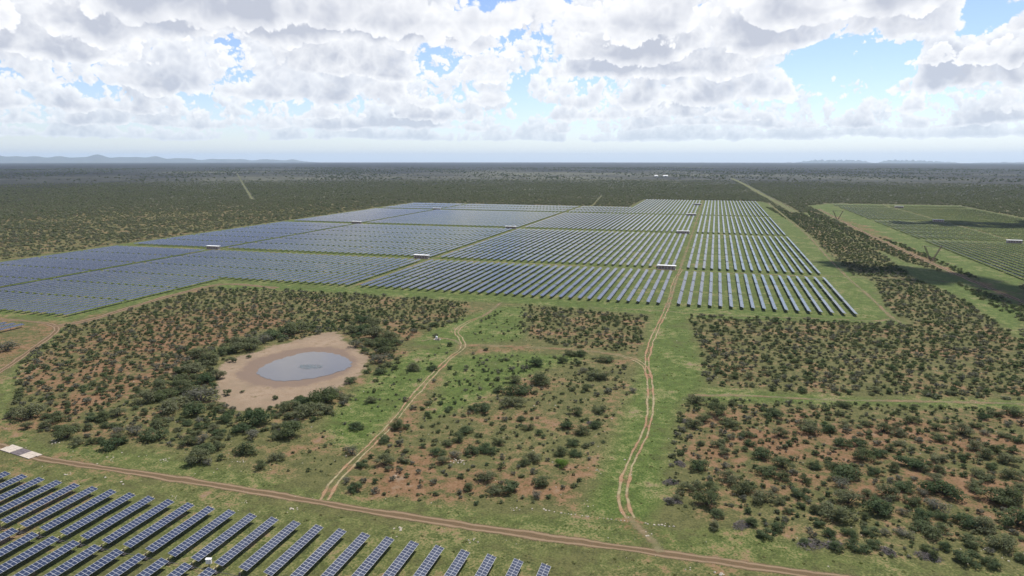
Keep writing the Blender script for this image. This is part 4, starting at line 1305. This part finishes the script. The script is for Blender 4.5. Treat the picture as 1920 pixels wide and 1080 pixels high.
def scatter(name, meshes, E, N, Wd, H, label, cat, seed=1):
    coll = bpy.data.collections.new(name + "_kinds")
    for k, me in enumerate(meshes):
        coll.objects.link(bpy.data.objects.new("%s_kind_%02d" % (name, k), me))
    n = len(E)
    R = np.random.default_rng(seed)
    me = bpy.data.meshes.new(name)
    me.vertices.add(n)
    me.vertices.foreach_set('co', np.stack([E, N, zg(E, N)], -1).astype(np.float32).ravel())
    a = me.attributes.new('rot', 'FLOAT_VECTOR', 'POINT')
    a.data.foreach_set('vector', np.stack([np.zeros(n), np.zeros(n), R.uniform(0, 6.283, n)], -1).astype(np.float32).ravel())
    a = me.attributes.new('siz', 'FLOAT_VECTOR', 'POINT')
    a.data.foreach_set('vector', np.stack([Wd, Wd, H], -1).astype(np.float32).ravel())
    a = me.attributes.new('vi', 'INT', 'POINT')
    a.data.foreach_set('value', R.integers(0, len(meshes), n).astype(np.int32))
    o = link(name, me)
    ng = bpy.data.node_groups.new(name + "_scatter", 'GeometryNodeTree')
    ng.interface.new_socket('Geometry', in_out='INPUT', socket_type='NodeSocketGeometry')
    ng.interface.new_socket('Geometry', in_out='OUTPUT', socket_type='NodeSocketGeometry')
    gi, go = ng.nodes.new('NodeGroupInput'), ng.nodes.new('NodeGroupOutput')
    ci = ng.nodes.new('GeometryNodeCollectionInfo')
    ci.inputs['Collection'].default_value = coll
    ci.inputs['Separate Children'].default_value = True
    ci.inputs['Reset Children'].default_value = True
    ip = ng.nodes.new('GeometryNodeInstanceOnPoints')
    ip.inputs['Pick Instance'].default_value = True

    def named(nm, typ):
        q = ng.nodes.new('GeometryNodeInputNamedAttribute')
        q.data_type = typ
        q.inputs['Name'].default_value = nm
        return q.outputs['Attribute']
    ng.links.new(gi.outputs[0], ip.inputs['Points'])
    ng.links.new(ci.outputs[0], ip.inputs['Instance'])
    ng.links.new(named('vi', 'INT'), ip.inputs['Instance Index'])
    ng.links.new(named('rot', 'FLOAT_VECTOR'), ip.inputs['Rotation'])
    ng.links.new(named('siz', 'FLOAT_VECTOR'), ip.inputs['Scale'])
    ng.links.new(ip.outputs[0], go.inputs[0])
    o.modifiers.new("scatter", 'NODES').node_group = ng
    return tag(o, label, cat, kind="stuff")


if rest_s:
    A = np.array([s[:3] for s in rest_s])
    scatter("scrub", LO, A[:, 0], A[:, 1], A[:, 2], A[:, 2] * RNG.uniform(0.75, 1.05, len(A)), "low thorn scrub between the tracks", "scrub", 2)
scatter("far_bush", FAR, E, N, Wd, Wd * RNG.uniform(0.65, 1.0, len(E)), "thick grey green bush covering the plain beyond the panels", "bush", 3)

# taller trees and clumps standing out of the far bush
nf = 26000
rr = np.sqrt(RNG.uniform(900.0 ** 2, 7500.0 ** 2, nf))
aa = RNG.uniform(-math.radians(41), math.radians(41), nf) + FWD_AZ
E, N = rr * np.sin(aa), rr * np.cos(aa)
ok = np.ones(nf, bool)
for x0, x1, y0, y1 in FIELD_RECTS:
    ok &= ~((E > x0 - 8) & (E < x1 + 8) & (N > y0 - 8) & (N < y1 + 8))
for pl in LUSH_AREAS:
    ok &= ~in_poly(E, N, pl)
clump = np.sin(E * 0.0021 + 0.7) * np.sin(N * 0.0013 + 2.0) + 0.7 * np.sin(E * 0.0063 + N * 0.0041)
ok &= RNG.random(nf) < np.clip(0.45 + 0.5 * clump, 0.08, 1.0)
E, N = E[ok], N[ok]
ok = road_clear(E, N, 2.0)
E, N = E[ok], N[ok]
Wd = (4.0 + 4.5 * RNG.random(len(E)) ** 2) * np.where(np.hypot(E, N) > 3000, 1.7, 1.0)
scatter("far_trees", LO, E, N, Wd, Wd * RNG.uniform(0.7, 1.0, len(E)), "taller dark trees dotted over the far plain", "trees", 5)

# grass tufts and herbs
tufts = []
for v in range(4):
    R = random.Random(500 + v)
    b = MB()
    for _ in range(16):
        a, q = R.uniform(0, 6.28), R.uniform(0, 0.4)
        x, y = math.cos(a) * q, math.sin(a) * q
        s = R.uniform(0.1, 0.2)
        h = R.uniform(0.2, 0.7)
        b.face([(x - s, y, 0), (x + s, y, 0), (x + s * .4 + R.gauss(0, .12), y + R.gauss(0, .15), h)])
        b.face([(x, y - s, 0), (x, y + s, 0), (x + R.gauss(0, .12), y + s * .4 + R.gauss(0, .15), h)])
    tufts.append(b.mesh("tuft", [M_HERB]))
nt_ = 16000
rr = np.sqrt(RNG.uniform(100.0 ** 2, 420.0 ** 2, nt_))
aa = RNG.uniform(-math.radians(40), math.radians(40), nt_) + FWD_AZ
E, N = rr * np.sin(aa), rr * np.cos(aa)
ok = ~in_poly(E, N, POND_BANK) & ~((N < 127) & (E < -15))
E, N = E[ok], N[ok]
ok = road_clear(E, N, 0.3)
E, N = E[ok], N[ok]
Wd = 0.25 + 0.9 * RNG.random(len(E)) ** 3
scatter("grass_tufts", tufts, E, N, Wd, Wd * 0.22, "short grass and herbs of the veld", "grass", 4)

# ------------------------------------------------------------------ inverter stations at the lane crossings
def station_parts():
    L, Dp, Hh = 13.5, 2.6, 2.9
    out = {}
    b = MB(); b.box(-L / 2 - .4, L / 2 + .4, -Dp / 2 - .4, Dp / 2 + .4, -0.4, 0.25); out['plinth'] = b.mesh("plinth", [M_CONC])
    b = MB(); b.box(-L / 2, L / 2, -Dp / 2, Dp / 2, 0.25, Hh); out['body'] = b.mesh("body", [M_CABIN])
    b = MB()
    b.box(-L / 2 - .5, L / 2 + .5, -Dp / 2 - .6, Dp / 2 + .6, Hh + .02, Hh + .16)
    b.box(-L / 2 - .3, L / 2 + .3, -Dp / 2 - .3, Dp / 2 + .3, Hh + .162, Hh + .30)
    out['roof'] = b.mesh("roof", [M_WHITE])
    b = MB(); b.box(-.55, .55, -.05, .03, 0, 2.1); b.box(.36, .42, -.10, -.05, 1.0, 1.2); out['door'] = b.mesh("door", [M_LOUVRE])
    b = MB()
    b.box(-.8, .8, -.04, .03, 0, 1.5)
    for k in range(7):
        b.box(-.74, .74, -.09, -.042, .1 + k * .2, .18 + k * .2)
    out['louvre'] = b.mesh("louvre", [M_LOUVRE])
    return out


SP = station_parts()
STATIONS = [(-33.5, 540.5, "station with white roof beside the corridor track, nearest of its lane"),
            (-242, 540.0, "station with white roof at the middle crossing of the big field"),
            (-459, 540.5, "station with white roof at the left crossing of the big field"),
            (-33, 812.5, "brown sided station on the corridor lane, second crossing back"),
            (-241, 808.5, "brown sided station on the middle lane, second crossing back"),
            (-458, 813.5, "white roofed station on the left lane, second crossing back"),
            (-33, 1077.0, "small far station on the corridor lane, third crossing back"),
            (-452, 1077.5, "small far station on the left lane, third crossing back"),
            (-31, 1330.0, "farthest small station near the back of the big field"),
            (298, 816.0, "pale station on the right-hand field at the picture's right edge"),
            (297, 1068.0, "pale station in the middle of the right-hand field"),
            (314, 1358.0, "small pale station at the back of the right-hand field")]
for e, n, lb in STATIONS:
    root = tag(link("inverter_station", None, loc=(e, n, zg(e, n))), "inverter " + lb, "inverter station", "inverter stations at the lane crossings")
    for k in ('plinth', 'body', 'roof'):
        link(k, SP[k], root)
    for x in (-4.9, -0.4, 4.6):
        link("door", SP['door'], root, (x, -1.33, 0.26))
    for x in (-2.7, 2.1):
        link("louvre", SP['louvre'], root, (x, -1.33, 0.75))


# ------------------------------------------------------------------ guyed V pylons
def pylon(e, n, label):
    root = tag(link("power_pylon", None, loc=(e, n, zg(e, n)), rot=(0, 0, math.radians(8))), label, "pylon", "guyed pylons along the dirt road")
    H_, Wd_ = 13.5, 6.6
    for s in (-1, 1):
        b = MB()
        top, foot = Vector((s * Wd_, 0, H_)), Vector((s * 0.35, 0, 0.3))
        ax = (top - foot).normalized()
        sd = ax.cross(Vector((0, 1, 0))).normalized()
        cs_ = [(sd * a + Vector((0, 1, 0)) * c) * 0.42 for a, c in ((-1, -1), (1, -1), (1, 1), (-1, 1))]
        steps = 9
        for c in cs_:
            b.tube([foot + c * 0.2, foot + ax * 2.2 + c, top - ax * 1.5 + c, top + c * 0.3], [0.12] * 4, 4)
        for k in range(steps):
            t0, t1 = 2.2 + k * 1.15, 2.2 + (k + 1) * 1.15
            for i in range(4):
                b.tube([foot + ax * t0 + cs_[i], foot + ax * t1 + cs_[(i + 1) % 4]], [0.07, 0.07], 3, 0, False)
        b.build("mast", M_PYLON, root)
        b = MB()
        for y in (-9, 9):
            b.tube([top, (s * 10.5, y, 0.05)], [0.035, 0.035], 3)
        b.build("guy_wire", M_STEEL_DK, root)
    b = MB()
    for dy in (-.35, .35):
        for z in (H_ + .05, H_ - .6):
            b.tube([(-Wd_ - 1.8, dy, z), (Wd_ + 1.8, dy, z)], [0.06, 0.06], 4)
    for k in range(15):
        x = -Wd_ - 1.6 + k * (2 * Wd_ + 3.2) / 14
        b.tube([(x, -.35, H_ - .6), (x + .5, .35, H_ + .05)], [0.04, 0.04], 3, 0, False)
    b.build("crossarm", M_PYLON, root)
    for x in (-Wd_ - 1.5, 0, Wd_ + 1.5):
        b = MB()
        b.tube([(x, 0, H_ - .6), (x, 0, H_ - 2.3)], [0.10, 0.10], 6)
        b.build("insulator", M_CABIN, root)


pylon(*PYLON_SPOTS[0], "brown V shaped lattice pylon beside the dirt road, nearer one")
pylon(*PYLON_SPOTS[1], "brown V shaped lattice pylon farther back along the dirt road")


# ------------------------------------------------------------------ concrete causeway on the near road
def causeway():
    (e0, n0), (e1, n1) = CAUSEWAY
    a = math.atan2(n1 - n0, e1 - e0)
    L = math.hypot(e1 - e0, n1 - n0) * 0.9
    root = tag(link("causeway", None, loc=((e0 + e1) / 2, (n0 + n1) / 2, 0.0), rot=(0, 0, a)),
               "two pale concrete slabs with a dark drift between, on the near road", "causeway")
    for nm, x0, x1, mat, zt, w in (("concrete_slab", -L / 2, -L * .14, M_CONC, .20, 1.9), ("drift_bed", -L * .14 + .02, L * .17 - .02, M_CONC_DK, .14, 1.8), ("concrete_slab", L * .17, L / 2, M_CONC, .20, 1.75)):
        b = MB()
        n = 5
        for k in range(n):
            y0, y1 = -w + 2 * w * k / n, -w + 2 * w * (k + 1) / n - .03
            o = rnd.uniform(-.35, .35) if nm == "concrete_slab" else 0
            b.box(x0 + (o if x0 < 0 and x0 < -L * .2 else 0), x1 + (o if x1 > L * .3 else 0), y0, y1, -.3, zt + rnd.uniform(-.015, .015))
        b.build(nm, mat, root)


causeway()


# ------------------------------------------------------------------ small things
def cabinet():
    e, n = CABINET_SPOT
    root = tag(link("combiner_cabinet", None, loc=(e, n, zg(e, n)), rot=(0, 0, 0.3)), "small white cabinet on a post between two near panel rows", "cabinet")
    b = MB(); b.box(-.08, .08, -.08, .08, -.3, .7); b.build("post", M_STEEL_DK, root)
    b = MB(); b.box(-.55, .55, -.28, .28, .7, 1.75); b.box(-.62, .62, -.36, .34, 1.752, 1.82); b.build("box", M_WHITE, root)
    b = MB(); b.box(-.48, .48, -.32, -.284, .78, 1.68); b.box(.34, .40, -.37, -.324, 1.15, 1.35); b.build("door", M_WHITE, root)


cabinet()


def pump():
    e, n = HUT_SPOT
    root = tag(link("pump_stand", None, loc=(e, n, zg(e, n))), "small pale pump stand and trough beside the fork of the tracks", "pump stand")
    b = MB(); b.box(-1.6, 1.6, -1.1, 1.1, -.3, .22); b.build("base", M_CONC, root)
    b = MB(); b.tube([(-.4, .1, .22), (-.4, .1, 1.5), (-.4, .1, 1.75)], [.55, .55, .2], 12); b.build("tank", M_WHITE, root, True)
    b = MB()
    for x0, x1, y0, y1 in ((.3, 1.45, -.9, -.8), (.3, 1.45, .3, .4), (.3, .4, -.8, .3), (1.35, 1.45, -.8, .3)):
        b.box(x0, x1, y0, y1, .222, .75)
    b.build("trough", M_CONC, root)
    b = MB(); b.tube([(-.4, .1, 1.7), (-.4, .1, 2.9)], [.06, .06], 5); b.build("pipe", M_STEEL_DK, root)


pump()


def brush_pile(e, n, w, label):
    root = tag(link("brush_pile", None, loc=(e, n, zg(e, n)), rot=(0, 0, rnd.uniform(0, 6))), label, "brush pile", "heaps of cleared dead brush")
    b, c = MB(), MB()
    for _ in range(230):
        a, q = rnd.uniform(0, 6.28), math.sqrt(rnd.random()) * w * .5
        x, y = math.cos(a) * q, math.sin(a) * q * .6
        h = max(.05, (1 - (q / (w * .5)) ** 2) * w * .13) * rnd.uniform(.3, 1.1)
        d = Vector((rnd.gauss(0, 1), rnd.gauss(0, 1), rnd.gauss(0, .35))).normalized() * rnd.uniform(.5, 1.3)
        p = Vector((x, y, h))
        b.tube([p - d * .5, p + Vector((rnd.gauss(0, .1), rnd.gauss(0, .1), .08)), p + d * .5], [.035, .03, .012], 3, 0, False)
    b.build("twigs", M_DEAD, root)
    for _ in range(12):
        a, q = rnd.uniform(0, 6.28), rnd.uniform(0, w * .35)
        d = Vector((rnd.gauss(0, 1), rnd.gauss(0, 1), .15)).normalized() * rnd.uniform(1, 2)
        p = Vector((math.cos(a) * q, math.sin(a) * q * .6, .25))
        c.tube([p - d * .5, p, p + d * .5], [.08, .07, .04], 5)
    c.build("branches", M_DEAD, root)


PILE_TXT = ["on the right scrub's front edge, leftmost", "on the right scrub's front edge, second from left", "on the right scrub's front edge, third from left",
            "on the right scrub's front edge, second from right", "on the right scrub's front edge, rightmost", "on the right scrub's left edge, upper middle", "on the right scrub's left edge, lowest",
            "on the right scrub's left edge, third up", "on the right scrub's left edge, top one", "in the middle scrub near the corridor"]
for (e, n, w), t in zip(PILE_SPOTS, PILE_TXT):
    brush_pile(e, n, w * 0.62, "grey dead brush heap " + t)


def stones():
    b = MB()
    R = random.Random(9)

    def rock(x, y, s):
        top = (x + R.uniform(-.1, .1) * s, y, zg(x, y) + s * R.uniform(.3, .55))
        n = 6
        ring = [(x + math.cos(6.283 * k / n) * s * .5 * R.uniform(.7, 1.25), y + math.sin(6.283 * k / n) * s * .5 * R.uniform(.7, 1.25), zg(x, y) + s * R.uniform(.08, .22)) for k in range(n)]
        low = [(px_, py_, zg(x, y) - .1) for px_, py_, _ in ring]
        for k in range(n):
            j = (k + 1) % n
            b.face([ring[k], ring[j], top])
            b.face([low[k], low[j], ring[j], ring[k]])
    for e, n, s in STONE_SPOTS:
        for _ in range(R.randint(2, 5)):
            rock(e + R.gauss(0, .7), n + R.gauss(0, .7), s * R.uniform(.25, .6))
    P = spline(STONE_LINE, 0.7)
    for x, y in P:
        if R.random() < .72:
            rock(x + R.gauss(0, .15), y + R.gauss(0, .15), R.uniform(.25, .6))
    for _ in range(900):
        rr_ = math.sqrt(R.uniform(100 ** 2, 360 ** 2))
        a_ = R.uniform(-.66, .66) + FWD_AZ
        e, n = rr_ * math.sin(a_), rr_ * math.cos(a_)
        if (n < 128 and e < -14) or in_poly([e], [n], POND_BANK)[0]:
            continue
        rock(e, n, R.uniform(.12, .36) * (1 if R.random() < .9 else 1.6))
    o = b.build("white_stones", M_STONE)
    tag(o, "pale calcrete stones strewn in the grass and in a line", "stones", kind="stuff")


stones()


def farm(e, n, L, w, label):
    root = tag(link("farm_shed", None, loc=(e, n, zg(e, n)), rot=(0, 0, .25)), label, "shed", "white sheds on the far plain")
    b = MB(); b.box(-L / 2, L / 2, -w / 2, w / 2, -.5, 5); b.build("wall", M_WHITE, root)
    b = MB()
    for s in (-1, 1):
        b.face([(-L / 2 - .5, s * (w / 2 + .6), 4.9), (L / 2 + .5, s * (w / 2 + .6), 4.9), (L / 2 + .5, 0, 7.8), (-L / 2 - .5, 0, 7.8)])
    b.face([(-L / 2 - .5, -w / 2 - .6, 4.85), (L / 2 + .5, -w / 2 - .6, 4.85), (L / 2 + .5, w / 2 + .6, 4.85), (-L / 2 - .5, w / 2 + .6, 4.85)])
    b.build("roof", M_WHITE, root)
    b = MB(); b.box(-2, 2, -w / 2 - .12, -w / 2 - .02, 0, 4); b.build("door", M_LOUVRE, root)


farm(-284, 3458, 16, 9, "tiny white shed on the far plain, left of the pair")
farm(-240, 3475, 24, 9, "tiny long white shed on the far plain, right of the pair")
